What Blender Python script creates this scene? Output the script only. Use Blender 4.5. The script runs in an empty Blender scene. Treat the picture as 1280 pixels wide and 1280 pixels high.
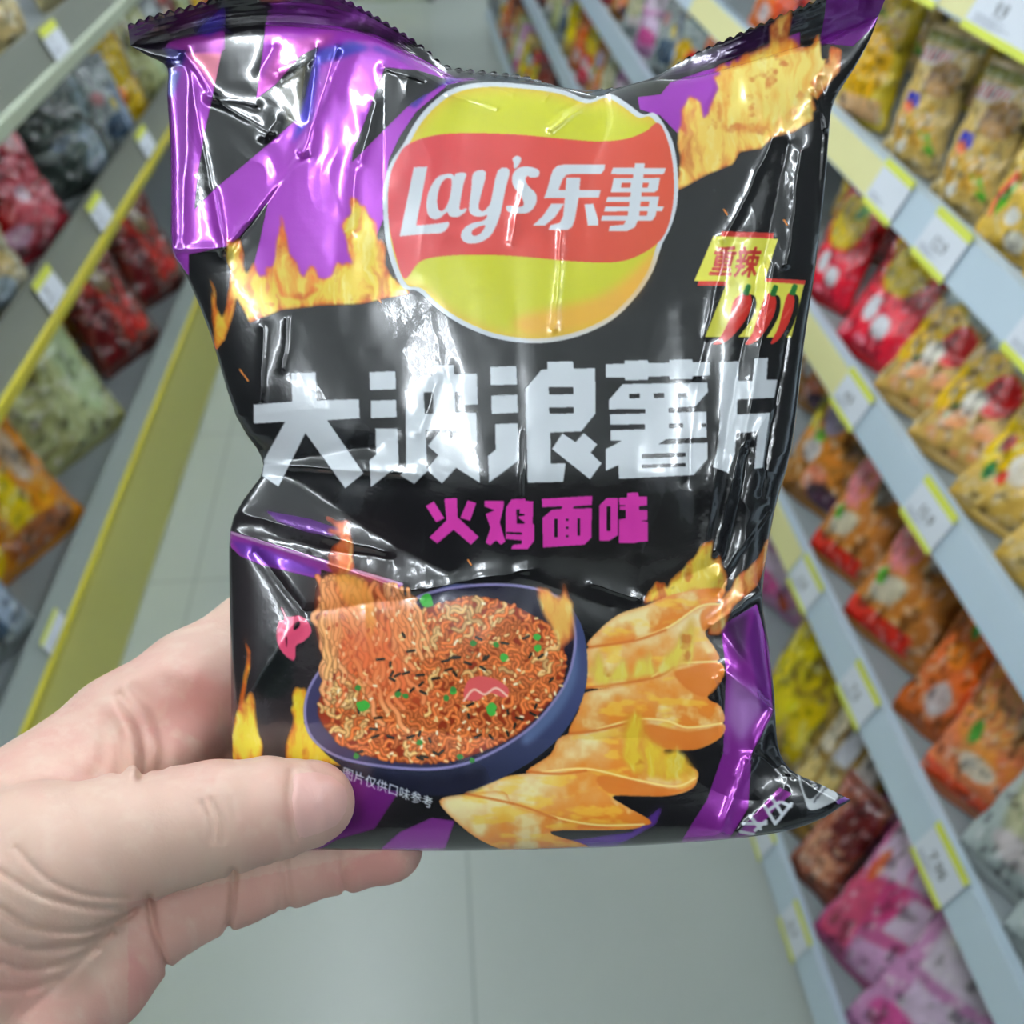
import bpy, math, random
import numpy as np
from mathutils import Vector, Matrix, Euler
R = math.radians
rng = np.random.default_rng(7)
random.seed(7)
scn = bpy.context.scene
COL = scn.collection
scn.view_settings.view_transform = 'Standard'
scn.view_settings.look = 'None'
scn.view_settings.gamma = 1.0
scn.view_settings.exposure = 0.0
try: scn.view_settings.use_curve_mapping = False
except Exception: pass

# ------------------------------------------------------------------ camera
EYE = Vector((0, 0, 1.62))
PITCH, YAW = R(39.0), R(-4.4)
cam_d = bpy.data.cameras.new('camera')
cam = bpy.data.objects.new('camera', cam_d); COL.objects.link(cam)
cam.location = EYE
cam.rotation_euler = (R(90) - PITCH, 0, YAW)
cam_d.sensor_width = 36; cam_d.lens = 36; cam_d.clip_start = 0.01
cam_d.dof.use_dof = True
cam_d.dof.focus_distance = 0.255
cam_d.dof.aperture_fstop = 15.0
scn.camera = cam
CM = Euler((R(90) - PITCH, 0, YAW)).to_matrix()
CMN = np.array(CM)
F = 1280.0
D0 = 0.27                    # distance of the plane the packet is held in
U = D0 / F                   # metres per photo pixel in that plane
def ray(px, py):
    return CM @ Vector(((px - 640) / F, -(py - 640) / F, -1.0))
def held(P):
    """(n,3) array of (x, y, z) in the plane of the held packet, one unit = U metres -> world"""
    P = np.asarray(P, float)
    d = D0 - P[:, 2] * U
    L = np.stack([(P[:, 0] - 640) / F * d, -(P[:, 1] - 640) / F * d, -d], 1)
    return L @ CMN.T + np.array(EYE)

# ------------------------------------------------------------------ helpers
def lin(c):
    c = np.asarray(c, float) / 255.0
    return np.where(c <= 0.04045, c / 12.92, ((c + 0.055) / 1.055) ** 2.4)
def L4(c): 
    l = lin(c); return (float(l[0]), float(l[1]), float(l[2]), 1.0)
_mats = {}
def mat(name, color=None, rough=0.5, metal=0.0, attr=None, emis=None, estr=0, coat=0, bump=None, noise=None, alpha=1, trans=0, sss=0, spec=0.5):
    if name in _mats: return _mats[name]
    m = bpy.data.materials.new(name); m.use_nodes = True
    nt = m.node_tree; b = nt.nodes['Principled BSDF']
    if color is not None: b.inputs['Base Color'].default_value = L4(color)
    b.inputs['Roughness'].default_value = rough; b.inputs['Metallic'].default_value = metal
    b.inputs['Coat Weight'].default_value = coat; b.inputs['Coat Roughness'].default_value = 0.06
    b.inputs['Specular IOR Level'].default_value = spec
    b.inputs['Alpha'].default_value = alpha; b.inputs['Transmission Weight'].default_value = trans
    if sss:
        b.inputs['Subsurface Weight'].default_value = sss
        b.inputs['Subsurface Radius'].default_value = (1.0, 0.35, 0.2); b.inputs['Subsurface Scale'].default_value = 0.004
    src = None
    if attr:
        a = nt.nodes.new('ShaderNodeAttribute'); a.attribute_name = attr; src = a.outputs['Color']
        nt.links.new(src, b.inputs['Base Color'])
    if noise:                       # (scale, second colour, contrast)
        tc = nt.nodes.new('ShaderNodeTexCoord'); n = nt.nodes.new('ShaderNodeTexNoise'); n.inputs['Scale'].default_value = noise[0]
        n.inputs['Detail'].default_value = 5
        nt.links.new(tc.outputs['Object'], n.inputs['Vector'])
        mx = nt.nodes.new('ShaderNodeMix'); mx.data_type = 'RGBA'
        mr = nt.nodes.new('ShaderNodeMapRange'); mr.inputs[1].default_value = .5 - noise[2]; mr.inputs[2].default_value = .5 + noise[2]
        nt.links.new(n.outputs['Fac'], mr.inputs[0]); nt.links.new(mr.outputs[0], mx.inputs[0])
        if src is not None: nt.links.new(src, mx.inputs[6])
        else: mx.inputs[6].default_value = L4(color)
        mx.inputs[7].default_value = L4(noise[1]); nt.links.new(mx.outputs[2], b.inputs['Base Color'])
    if bump:                        # (scale, strength, distance)
        tc = nt.nodes.new('ShaderNodeTexCoord'); n = nt.nodes.new('ShaderNodeTexNoise'); n.inputs['Scale'].default_value = bump[0]
        n.inputs['Detail'].default_value = 4
        nt.links.new(tc.outputs['Object'], n.inputs['Vector'])
        bp = nt.nodes.new('ShaderNodeBump'); bp.inputs['Strength'].default_value = bump[1]; bp.inputs['Distance'].default_value = bump[2]
        nt.links.new(n.outputs['Fac'], bp.inputs['Height']); nt.links.new(bp.outputs[0], b.inputs['Normal'])
    if emis:
        b.inputs['Emission Color'].default_value = L4(emis); b.inputs['Emission Strength'].default_value = estr
    _mats[name] = m; return m

def mesh_np(name, V, Fq, material=None, parent=None, colors=None, smooth=True):
    """one mesh object from arrays: V (n,3), Fq (m,4) or (m,3); colors (n,4) linear"""
    me = bpy.data.meshes.new(name)
    V = np.ascontiguousarray(V, np.float32); Fq = np.ascontiguousarray(Fq, np.int32)
    k = Fq.shape[1]
    me.vertices.add(len(V)); me.vertices.foreach_set('co', V.ravel())
    me.loops.add(Fq.size); me.loops.foreach_set('vertex_index', Fq.ravel())
    me.polygons.add(len(Fq)); me.polygons.foreach_set('loop_start', np.arange(len(Fq), dtype=np.int32) * k)
    try: me.polygons.foreach_set('loop_total', np.full(len(Fq), k, np.int32))
    except Exception: pass
    me.update(calc_edges=True); me.validate()
    if colors is not None:
        ca = me.color_attributes.new('print', 'FLOAT_COLOR', 'POINT')
        ca.data.foreach_set('color', np.ascontiguousarray(colors, np.float32).ravel())
    if smooth: me.polygons.foreach_set('use_smooth', np.ones(len(me.polygons), bool))
    if material: me.materials.append(material)
    o = bpy.data.objects.new(name, me); COL.objects.link(o)
    if parent: o.parent = parent
    return o

class MB:
    """collects boxes / cylinders into one mesh"""
    def __init__(s): s.v = []; s.f = []; s.smooth = False
    def box(s, a, b, M=None, bev=0):
        x0, y0, z0 = a; x1, y1, z1 = b; n = len(s.v)
        P = [(x0,y0,z0),(x1,y0,z0),(x1,y1,z0),(x0,y1,z0),(x0,y0,z1),(x1,y0,z1),(x1,y1,z1),(x0,y1,z1)]
        if M is not None: P = [tuple(M @ Vector(p)) for p in P]
        s.v += P
        s.f += [tuple(n + i for i in q) for q in ((0,3,2,1),(4,5,6,7),(0,1,5,4),(1,2,6,5),(2,3,7,6),(3,0,4,7))]
        return s
    def extr(s, prof, y0, y1, axis='y'):
        """extrude profile of (x,z) along y"""
        n = len(s.v); k = len(prof)
        s.v += [(x, y0, z) for x, z in prof] + [(x, y1, z) for x, z in prof]
        for i in range(k):
            j = (i + 1) % k; s.f.append((n + i, n + j, n + k + j, n + k + i))
        s.f.append(tuple(n + i for i in range(k))[::-1]); s.f.append(tuple(n + k + i for i in range(k)))
        return s
    def cyl(s, p, q, r, seg=14):
        p = Vector(p); q = Vector(q); ax = (q - p).normalized(); t = ax.orthogonal().normalized(); b = ax.cross(t); n = len(s.v)
        for e in (p, q):
            for i in range(seg):
                a = 2 * math.pi * i / seg; s.v.append(tuple(e + (t * math.cos(a) + b * math.sin(a)) * r))
        for i in range(seg):
            j = (i + 1) % seg; s.f.append((n + i, n + j, n + seg + j, n + seg + i))
        s.f.append(tuple(n + i for i in range(seg))[::-1]); s.f.append(tuple(n + seg + i for i in range(seg)))
        return s
    def build(s, name, material, parent=None, bevel=0):
        me = bpy.data.meshes.new(name); me.from_pydata(s.v, [], s.f); me.update()
        import bmesh
        bm = bmesh.new(); bm.from_mesh(me); bmesh.ops.recalc_face_normals(bm, faces=bm.faces); bm.to_mesh(me); bm.free()
        if material: me.materials.append(material)
        o = bpy.data.objects.new(name, me); COL.objects.link(o)
        if parent: o.parent = parent
        if bevel:
            md = o.modifiers.new('bevel', 'BEVEL'); md.width = bevel; md.segments = 2
        return o
def tag(o, label=None, cat=None, group=None, kind=None):
    if label: o['label'] = label
    if cat: o['category'] = cat
    if group: o['group'] = group
    if kind: o['kind'] = kind
    return o
def empty(name, loc=(0,0,0), rot=(0,0,0)):
    o = bpy.data.objects.new(name, None); COL.objects.link(o)
    o.location = loc; o.rotation_euler = rot; o.empty_display_size = 0.05
    return o

# smooth noise on arrays
def vnoise(x, y, seed=0):
    """value noise, vectorised"""
    r = np.random.default_rng(seed); T = r.random((256, 256))
    xi = np.floor(x).astype(int); yi = np.floor(y).astype(int); fx = x - xi; fy = y - yi
    fx = fx * fx * (3 - 2 * fx); fy = fy * fy * (3 - 2 * fy)
    a = T[yi & 255, xi & 255]; b = T[yi & 255, (xi + 1) & 255]; c = T[(yi + 1) & 255, xi & 255]; d = T[(yi + 1) & 255, (xi + 1) & 255]
    return (a * (1 - fx) + b * fx) * (1 - fy) + (c * (1 - fx) + d * fx) * fy
def fbm(x, y, seed=0, oct=4):
    v = 0; a = .5; t = 0
    for k in range(oct):
        v = v + a * vnoise(x * 2 ** k, y * 2 ** k, seed + k); t += a; a *= .5
    return v / t
def spline(pts, n=8, closed=False):
    P = np.array(pts, float); k = len(P); out = []
    rngk = range(k if closed else k - 1)
    for i in rngk:
        if closed: p0, p1, p2, p3 = P[(i-1) % k], P[i], P[(i+1) % k], P[(i+2) % k]
        else: p0, p1, p2, p3 = P[max(i-1, 0)], P[i], P[i+1], P[min(i+2, k-1)]
        for j in range(n):
            t = j / n
            out.append(.5 * ((2*p1) + (-p0+p2)*t + (2*p0-5*p1+4*p2-p3)*t*t + (-p0+3*p1-3*p2+p3)*t**3))
    if not closed: out.append(P[-1])
    return np.array(out)
def resample(P, n):
    P = np.array(P, float); d = np.r_[0, np.cumsum(np.linalg.norm(np.diff(P, axis=0), axis=1))]
    t = np.linspace(0, d[-1], n)
    return np.stack([np.interp(t, d, P[:, i]) for i in range(P.shape[1])], 1)
# ------------------------------------------------------------------ the print on the packet
BX, BY, BW, BH, S = 145, -40, 985, 1140, 2
IMG = np.zeros((BH * S, BW * S, 4), np.float32)       # sRGB 0..255 + foil amount
def Zm(x0, y0, k):
    return lambda pts: [(x0 + x * k, y0 + y * k) for x, y in pts]
def win(pts, pad=4):
    P = np.array(pts, float)
    x0 = int(max(0, (P[:, 0].min() - BX - pad) * S)); x1 = int(min(BW * S, (P[:, 0].max() - BX + pad) * S + 1))
    y0 = int(max(0, (P[:, 1].min() - BY - pad) * S)); y1 = int(min(BH * S, (P[:, 1].max() - BY + pad) * S + 1))
    return x0, x1, y0, y1
def mask(polys, pad=4):
    allp = [p for q in polys for p in q]
    x0, x1, y0, y1 = win(allp, pad)
    w, h = x1 - x0, y1 - y0
    if w <= 1 or h <= 1: return None
    T = np.zeros((h, w + 1), np.int32)
    for q in polys:
        q = np.array(q, float); qx = (q[:, 0] - BX) * S - x0; qy = (q[:, 1] - BY) * S - y0
        for i in range(len(q)):
            ax, ay, bx, by = qx[i-1], qy[i-1], qx[i], qy[i]
            if ay == by: continue
            if ay > by: ax, ay, bx, by = bx, by, ax, ay
            r = np.arange(max(0, math.ceil(ay - .5)), min(h, math.ceil(by - .5)))
            if len(r) == 0: continue
            xc = ax + (r + .5 - ay) * (bx - ax) / (by - ay)
            np.add.at(T, (r, np.clip(np.ceil(xc - .5), 0, w).astype(int)), 1)
    return (x0, x1, y0, y1), (np.cumsum(T, 1)[:, :w] % 2).astype(np.float32)
def blur(A, r):
    r = int(r)
    if r < 1: return A
    for _ in range(2):
        for ax in (0, 1):
            P = np.pad(A, [(r + 1, r) if i == ax else (0, 0) for i in range(A.ndim)], mode='edge')
            C = np.cumsum(P, ax, dtype=np.float64)
            n = A.shape[ax]
            a = np.take(C, np.arange(2*r+1, 2*r+1+n), ax); b = np.take(C, np.arange(0, n), ax)
            A = ((a - b) / (2*r+1)).astype(np.float32)
    return A
def coords(wd):
    x0, x1, y0, y1 = wd
    return np.meshgrid((np.arange(x0, x1) + .5) / S + BX, (np.arange(y0, y1) + .5) / S + BY)
def blend(wd, m, col, foil=0.0):
    x0, x1, y0, y1 = wd; A = IMG[y0:y1, x0:x1]
    col = np.asarray(col, np.float32)
    if col.ndim == 1: col = np.broadcast_to(col, A.shape[:2] + (3,))
    A[..., :3] += (col - A[..., :3]) * m[..., None]
    A[..., 3] += (foil - A[..., 3]) * m
def paint(polys, col, foil=0.0, soft=0, alpha=1.0):
    if not isinstance(polys[0][0], (tuple, list, np.ndarray)): polys = [polys]
    r = mask(polys, 4 + soft * 2)
    if r is None: return
    wd, m = r
    if soft: m = blur(m, soft * S)
    blend(wd, m * alpha, col(*coords(wd)) if callable(col) else col, foil)
def line(pts, w, col, foil=0.0, alpha=1.0, core=None, taper=False):
    P = np.array(pts, float)
    wd = win(P, w + 2); x0, x1, y0, y1 = wd
    if x1 - x0 < 2 or y1 - y0 < 2: return
    X, Y = coords(wd); D = np.full(X.shape, 1e9)
    n = len(P) - 1
    for i in range(n):
        a, b = P[i], P[i+1]; ab = b - a; L = ab @ ab + 1e-9
        h = np.clip(((X - a[0]) * ab[0] + (Y - a[1]) * ab[1]) / L, 0, 1)
        rr = w if not taper else w * (1 - (i + h) / n * .85)
        D = np.minimum(D, np.hypot(X - a[0] - h * ab[0], Y - a[1] - h * ab[1]) / rr)
    m = np.clip((1 - D) * w * S * .7 + .5, 0, 1)
    if core is not None:
        t = np.clip(1 - D * 1.1, 0, 1)[..., None]; c = np.asarray(col) * (1 - t) + np.asarray(core) * t
    else: c = col
    blend(wd, (m * alpha).astype(np.float32), c, foil)
def grad(c1, c2, p, q):
    c1, c2 = np.array(c1, float), np.array(c2, float); d = np.array(q, float) - p; L = d @ d
    def f(X, Y):
        t = np.clip(((X - p[0]) * d[0] + (Y - p[1]) * d[1]) / L, 0, 1)[..., None]
        return c1 * (1 - t) + c2 * t
    return f
def flame(poly, hot=(238, 205, 70), edge=(232, 110, 30), seed=3, vert=True, soft=2, foil=.2, sx=.12, sy=.025):
    r = mask([poly], 16)
    if r is None: return
    wd, m = r; X, Y = coords(wd)
    dx = (fbm(X * .05, Y * .03, seed + 30, 2) - .5) * 14 * S; dy = np.clip(fbm(X * .09, Y * .02, seed + 33, 2) - .3, 0, 1) * 34 * S
    yy_, xx_ = np.mgrid[0:m.shape[0], 0:m.shape[1]]
    dx2 = dx * .35
    m = np.maximum(m[yy_, np.clip(xx_ + dx2, 0, m.shape[1] - 1).astype(int)] , m[np.clip(yy_ + dy, 0, m.shape[0] - 1).astype(int), np.clip(xx_ + dx, 0, m.shape[1] - 1).astype(int)])
    m = blur(m, soft + 1); ins = blur(m, 6 * S)
    n = fbm(X * sx + 3 * fbm(X * .03, Y * .03, seed + 9), Y * sy, seed); n2 = fbm(X * .05, Y * .05, seed + 4)
    t = np.clip((ins - .25) * 1.4 + (n - .5) * 2.4, 0, 1)[..., None]
    c = np.array(edge) * (1 - t) + np.array(hot) * t
    w = np.clip((n - .62) * 4, 0, .6)[..., None]; c = c * (1 - w) + np.array((250, 238, 150)) * w
    d = np.clip((.36 - n2) * 4, 0, .55)[..., None]; c = c * (1 - d) + np.array((190, 75, 25)) * d
    blend(wd, np.clip(m * (0.75 + .6 * n), 0, 1), c, foil)
def text_tris(s, bold=0.0):
    cu = bpy.data.curves.new('glyphs', 'FONT'); cu.body = s; cu.size = 1; cu.offset = bold
    o = bpy.data.objects.new('glyphs', cu); COL.objects.link(o)
    bpy.context.view_layer.update()
    me = o.evaluated_get(bpy.context.evaluated_depsgraph_get()).to_mesh()
    me.calc_loop_triangles()
    V = [tuple(v.co[:2]) for v in me.vertices]; T = [[V[i] for i in t.vertices] for t in me.loop_triangles]
    bpy.data.objects.remove(o); bpy.data.curves.remove(cu)
    return T
def text(s, org, ex, ey, col, bold=0.0, foil=0.0):
    """lettering with its local x along ex, y along ey (page units per em)"""
    for t in text_tris(s, 0):
      for bo in ((0, 0), (bold, 0), (0, bold), (-bold, 0), (0, -bold)):
        q = [(org[0] + (x + bo[0]) * ex[0] + (y + bo[1]) * ey[0], org[1] + (x + bo[0]) * ex[1] + (y + bo[1]) * ey[1]) for x, y in t]
        r = mask([q], 2)
        if r is None: continue
        wd, m = r; x0, x1, y0, y1 = wd
        TXT[y0:y1, x0:x1] = np.maximum(TXT[y0:y1, x0:x1], m)
    global IMG
    x0, x1, y0, y1 = 0, BW * S, 0, BH * S
    blend((x0, x1, y0, y1), blur(TXT, 1) if False else TXT, col, foil); TXT[:] = 0
TXT = np.zeros((BH * S, BW * S), np.float32)

BLACK = (17, 16, 20); PURP = (178, 66, 200); WHITE = (210, 215, 220)
IMG[..., :3] = BLACK; IMG[..., 3] = 0.0
# warm dark tint in the lower part of the ground colour
paint([(285, 640), (480, 640), (560, 760), (480, 1060), (285, 1060)], (44, 34, 38), soft=20, alpha=.7)
paint([(640, 600), (860, 600), (880, 740), (700, 740)], (36, 34, 32), soft=20, alpha=.6)
# purple artwork, upper left
paint([(214, 110), (226, 66), (300, 30), (300, -30), (470, -30), (600, 98), (560, 106), (520, 140), (500, 170), (486, 200), (478, 250), (479, 275), (466, 306), (458, 345), (400, 372), (335, 372), (318, 350), (283, 308), (236, 318), (236, 345), (214, 318)], PURP, .42)
paint([(205, 118), (222, 66), (236, 62), (246, 120), (226, 330), (214, 318)], (140, 50, 165), .55, soft=3, alpha=.7)
paint([(232, 64), (279, 66), (270, 112), (258, 96)], (226, 128, 150), .45, soft=3)
paint([(320, 122), (385, 82), (420, 40), (350, 52), (330, 90)], (205, 85, 185), .5, soft=4)
paint([(282, -40), (300, -40), (334, 12), (329, 60), (320, 124), (345, 105), (375, 70), (398, 58), (388, 100), (380, 140), (345, 172), (300, 210), (272, 233), (243, 262), (247, 220), (255, 170), (268, 110), (277, 65)], BLACK)
paint([(335, 252), (325, 300), (312, 352), (283, 310), (300, 295)], BLACK)
paint([(345, 110), (385, 75), (376, 150), (358, 156), (352, 128)], (70, 66, 44), 0, soft=2)
paint([(395, 62), (440, 52), (520, 80), (470, 58), (400, 80), (388, 150), (365, 180), (382, 120)], (70, 62, 190), .5, soft=3)
paint([(481, 84), (522, 88), (560, 100), (547, 110), (509, 134), (440, 203), (441, 190), (461, 139)], BLACK)
paint([(560, 98), (580, 98), (540, 112), (520, 135), (510, 132)], (80, 62, 170), .4, soft=2)
paint([(155, 30), (162, 62), (212, 84), (212, 62), (240, 66), (282, 60), (283, 10), (240, 0)], (20, 16, 26))
paint([(205, 60), (238, 66), (281, 64), (281, 34), (214, 50)], (150, 50, 150), .5, soft=2)
paint([(206, 60), (232, 64), (228, 84), (210, 80)], (38, 32, 110), .4, soft=2)
paint([(240, 40), (282, 6), (286, 30), (262, 44)], (58, 44, 170), .4, soft=3)
paint([(209, 84), (226, 90), (216, 122), (208, 120)], (120, 120, 190), .5, soft=2)
paint([(156, 32), (176, 26), (200, 34), (170, 50), (160, 50)], (100, 30, 120), .4, soft=3)
# the seal band above the crease is black with dim violet patches
paint([(150, 40), (163, 57), (200, 52), (240, 42), (281, 32), (336, 28), (387, 30), (429, 34), (470, 44), (531, 76), (570, 97), (660, 100), (660, 60), (560, -40), (150, -40)], (18, 15, 22))
paint([(156, 32), (176, 24), (204, 30), (170, 52), (160, 52)], (86, 26, 104), .4, soft=3)
paint([(240, 42), (282, 4), (283, 31), (262, 38)], (50, 36, 140), .4, soft=3)
paint([(336, 30), (340, -10), (450, -10), (462, 22), (420, 33)], (74, 22, 86), .4, soft=2)
paint([(318, -10), (368, -14), (366, -2), (345, 2), (325, 2)], (170, 70, 50), .2, soft=2)
# purple artwork elsewhere
paint([(796, 116), (890, 86), (1000, 40), (1000, 90), (905, 125), (862, 172), (845, 165), (825, 144), (800, 137)], PURP, .5)
paint([(790, 108), (842, 98), (826, 118), (792, 122)], (40, 40, 34))
paint([(820, 98), (960, 30), (1010, 20), (940, 66), (850, 92)], (52, 20, 70), .4, soft=3)
paint([(1038, -40), (1120, -40), (1100, 26), (1066, 58), (1024, 54), (1030, 24)], (120, 28, 140), .6)
paint([(901, 783), (946, 755), (963, 817), (966, 893), (940, 941), (935, 1010), (911, 1050), (845, 1062), (884, 1000), (904, 941), (908, 845)], (165, 55, 180), .6)
paint([(912, 840), (960, 880), (925, 930), (908, 900)], (190, 130, 210), .5, soft=5)
paint([(945, 760), (966, 890), (952, 890), (935, 800)], (125, 40, 150), .6, soft=2)
paint([(905, 780), (935, 765), (930, 830), (918, 810)], (90, 50, 100), .4, soft=4)
paint([(436, 960), (502, 984), (468, 1036), (420, 1050), (380, 1075), (400, 1000)], (140, 42, 150), .5, soft=1)
paint([(540, 1022), (568, 1026), (556, 1064), (470, 1066), (500, 1040)], (160, 62, 172), .5, soft=1)
paint([(700, 1052), (790, 1040), (828, 1007), (820, 1030), (760, 1066), (700, 1070)], (110, 62, 175), .5, soft=2)
# chopsticks
z4 = Zm(270, 640, .2734)
paint(z4([(220, -10), (430, 30), (570, 78), (530, 112), (420, 95), (280, 45)]), (88, 30, 120), .5, soft=1)
paint(z4([(56, 84), (300, 160), (852, 326), (842, 362), (480, 262), (476, 306), (200, 238), (110, 200), (68, 160)]), (200, 78, 205), .6)
paint(z4([(70, 130), (180, 150), (470, 265), (470, 300), (200, 236), (110, 195)]), (130, 60, 190), .6, soft=2)
line(z4([(60, 92), (300, 170), (850, 330)]), 1.6, (240, 190, 240), .5)
# flames
z5 = Zm(540, 680, .34375)
flame([(262, 362), (270, 440), (283, 424), (296, 372), (312, 404), (350, 388), (400, 382), (450, 380), (516, 366), (492, 350), (474, 312), (468, 284), (440, 260), (430, 286), (440, 330), (420, 346), (384, 354), (366, 342), (352, 282), (345, 330), (334, 362), (320, 336), (312, 354), (300, 312), (284, 306), (290, 345), (280, 400), (270, 384)], seed=5)
flame([(340, 345), (352, 285), (362, 335), (400, 362), (380, 375), (350, 370)], seed=8, hot=(245, 215, 90))
flame([(848, 216), (850, 170), (852, 140), (862, 124), (876, 130), (880, 150), (902, 120), (892, 96), (930, 80), (958, 68), (965, 40), (990, 18), (986, 56), (1022, 62), (1034, 85), (1024, 105), (1012, 120), (1016, 150), (990, 166), (966, 172), (950, 186), (925, 190), (915, 206), (880, 220), (848, 238)], seed=11, hot=(245, 205, 95), edge=(228, 120, 45))
flame([(900, 120), (920, 90), (985, 62), (1018, 72), (1010, 110), (985, 150), (930, 165), (905, 160)], seed=15, hot=(248, 220, 110), edge=(240, 160, 60), soft=8)
flame([(1036, 58), (1052, 62), (1050, 90), (1020, 125), (1012, 118), (1034, 92)], seed=2, hot=(235, 180, 100))
flame(z5([(765, 218), (790, 175), (826, 142), (840, 150), (850, 178), (898, 145), (930, 85), (975, 40), (1018, -12), (1010, 70), (1046, 42), (1052, 110), (1068, 180), (1000, 175), (880, 195), (800, 210)]), seed=21, edge=(228, 100, 40))
flame(z5([(1000, 330), (1048, 205), (1110, 130), (1190, 60), (1225, -30), (1222, 60), (1180, 150), (1100, 225), (1044, 330)]), seed=22, hot=(240, 175, 90), edge=(225, 100, 40))
flame(z4([(70, 1140), (80, 950), (112, 820), (142, 650), (122, 575), (150, 640), (148, 720), (110, 900), (150, 822), (190, 990), (216, 1140)]), seed=25, hot=(238, 225, 60))
flame(z4([(325, 1140), (352, 940), (338, 900), (396, 812), (440, 900), (500, 1050), (600, 1160)]), seed=26, hot=(240, 215, 50))
flame(z4([(515, 90), (520, 75), (600, 90), (632, 250), (560, 320), (505, 240), (560, 180), (590, 130)]), seed=27, hot=(235, 120, 60), edge=(170, 60, 30))
for q in [(300, 462), (306, 470), (472, 372), (585, 700), (905, 262), (980, 275)]:
    line([q, (q[0] + 4, q[1] + 6)], 1.2, (235, 140, 60))
# pink fish cake
paint(spline(z4([(300, 432), (322, 478), (380, 474), (420, 500), (436, 550), (400, 592), (366, 612), (362, 668), (340, 678), (290, 622), (274, 560), (288, 500), (312, 490)]), 5, True), (232, 82, 120), .1)
paint(spline(z4([(362, 510), (382, 502), (380, 525), (355, 540)]), 4, True), (30, 12, 20))
paint(spline(z4([(318, 570), (326, 580), (322, 620)]), 4, True), (60, 12, 30))
line(z4([(300, 440), (330, 500), (320, 560), (300, 590)]), 1.1, (250, 150, 170))
paint(spline(z4([(270, 500), (210, 600), (250, 610), (180, 780), (220, 840), (300, 845), (350, 780), (355, 690), (280, 640)]), 5, True), (6, 12, 14), soft=2)
# chips
def chip(pts, g, outline=True):
    P = spline(z5(pts), 4, True); paint(P, g, .05)
    r = mask([P], 6); wd, m = r; X, Y = coords(wd)
    n = fbm(X * .035 + 5, Y * .035, 31); e = np.clip(1 - blur(m, 4 * S), 0, 1) * m
    blend(wd, (m * np.clip((n - .5) * 3.0, 0, .75)), (238, 140, 40), .05)
    blend(wd, (m * np.clip((.5 - n) * 4.5, 0, .85)), (252, 236, 170), .05)
    n3 = fbm(X * .03, Y * .09, 35); blend(wd, m * np.clip((n3 - .56) * 5, 0, .6), (252, 206, 70), .05)
    blend(wd, np.clip(e * 1.0, 0, .65), (226, 112, 40), .05)
c_hi, c_md, c_or = (250, 232, 176), (244, 180, 78), (234, 138, 48)
chip([(570, 374), (600, 320), (680, 255), (780, 222), (880, 182), (1000, 162), (1062, 165), (1042, 210), (960, 236), (850, 312), (740, 350)], grad(c_hi, c_or, (760, 750), (800, 800)))
chip([(560, 382), (740, 348), (860, 302), (970, 226), (1046, 216), (1044, 270), (994, 320), (1030, 380), (1036, 428), (880, 446), (800, 488), (562, 524)], grad(c_hi, c_or, (790, 780), (800, 850)))
chip([(545, 545), (700, 512), (800, 482), (880, 438), (1036, 425), (1062, 480), (1002, 555), (1050, 590), (1056, 655), (930, 672), (740, 645), (600, 680), (498, 690), (535, 600)], grad(c_hi, c_or, (770, 830), (790, 905)))
chip([(470, 700), (600, 672), (740, 636), (850, 640), (930, 665), (1056, 650), (1052, 702), (960, 748), (846, 748), (870, 785), (962, 820), (955, 870), (880, 885), (720, 860), (560, 825), (460, 835), (345, 828), (430, 765)], grad(c_hi, c_or, (740, 900), (760, 975)))
chip([(120, 908), (250, 850), (400, 828), (560, 815), (720, 850), (880, 880), (962, 850), (942, 892), (850, 917), (664, 915), (700, 950), (792, 1003), (770, 1024), (600, 1024), (450, 998), (300, 945)], grad(c_hi, c_or, (660, 960), (690, 1040)))
chip([(26, 935), (130, 908), (260, 900), (300, 950), (450, 992), (600, 1022), (762, 1022), (700, 1040), (430, 1046), (560, 1094), (540, 1110), (300, 1118), (200, 1090), (110, 1030)], grad(c_hi, c_or, (590, 1000), (620, 1060)))
for lob in ([(880, 470), (930, 448), (1034, 430), (1060, 480), (1000, 555), (930, 530)], [(766, 668), (800, 655), (930, 682), (1054, 660), (1048, 702), (960, 746), (850, 746), (790, 710)],
            [(600, 850), (650, 842), (880, 892), (955, 868), (938, 892), (850, 915), (664, 912), (610, 880)], [(985, 240), (1042, 222), (1038, 268), (992, 316), (975, 280)]):
    paint(spline(z5(lob), 4, True), (226, 124, 44), .05, soft=1, alpha=.9)
for hl in ([(800, 484), (880, 438), (1036, 427)], [(600, 674), (740, 638), (850, 642), (930, 667), (1054, 652)], [(400, 830), (560, 817), (720, 852), (880, 882), (958, 852)], [(740, 348), (860, 302), (970, 228), (1044, 218)], [(300, 948), (450, 994), (600, 1022), (770, 1020)]):
    line(spline(z5(hl), 5), 1.3, (255, 226, 140))
for dk in ([(560, 524), (800, 488), (880, 446)], [(498, 690), (600, 678), (740, 645)], [(345, 828), (460, 836), (560, 824)], [(572, 376), (740, 350), (850, 312)], [(120, 908), (300, 946), (450, 998)]):
    line(spline(z5(dk), 5), 1.6, (214, 110, 38), alpha=.8)
flame(z5([(560, 460), (610, 400), (640, 480), (700, 430), (720, 500), (790, 400), (820, 470), (900, 330), (960, 280), (950, 430), (800, 480), (600, 515)]), seed=41, hot=(250, 225, 90), edge=(244, 190, 90), soft=5)
flame(z5([(700, 700), (740, 640), (780, 700), (960, 830), (860, 860), (740, 840), (690, 780)]), seed=42, hot=(250, 210, 60), edge=(240, 160, 50), soft=6)
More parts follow.
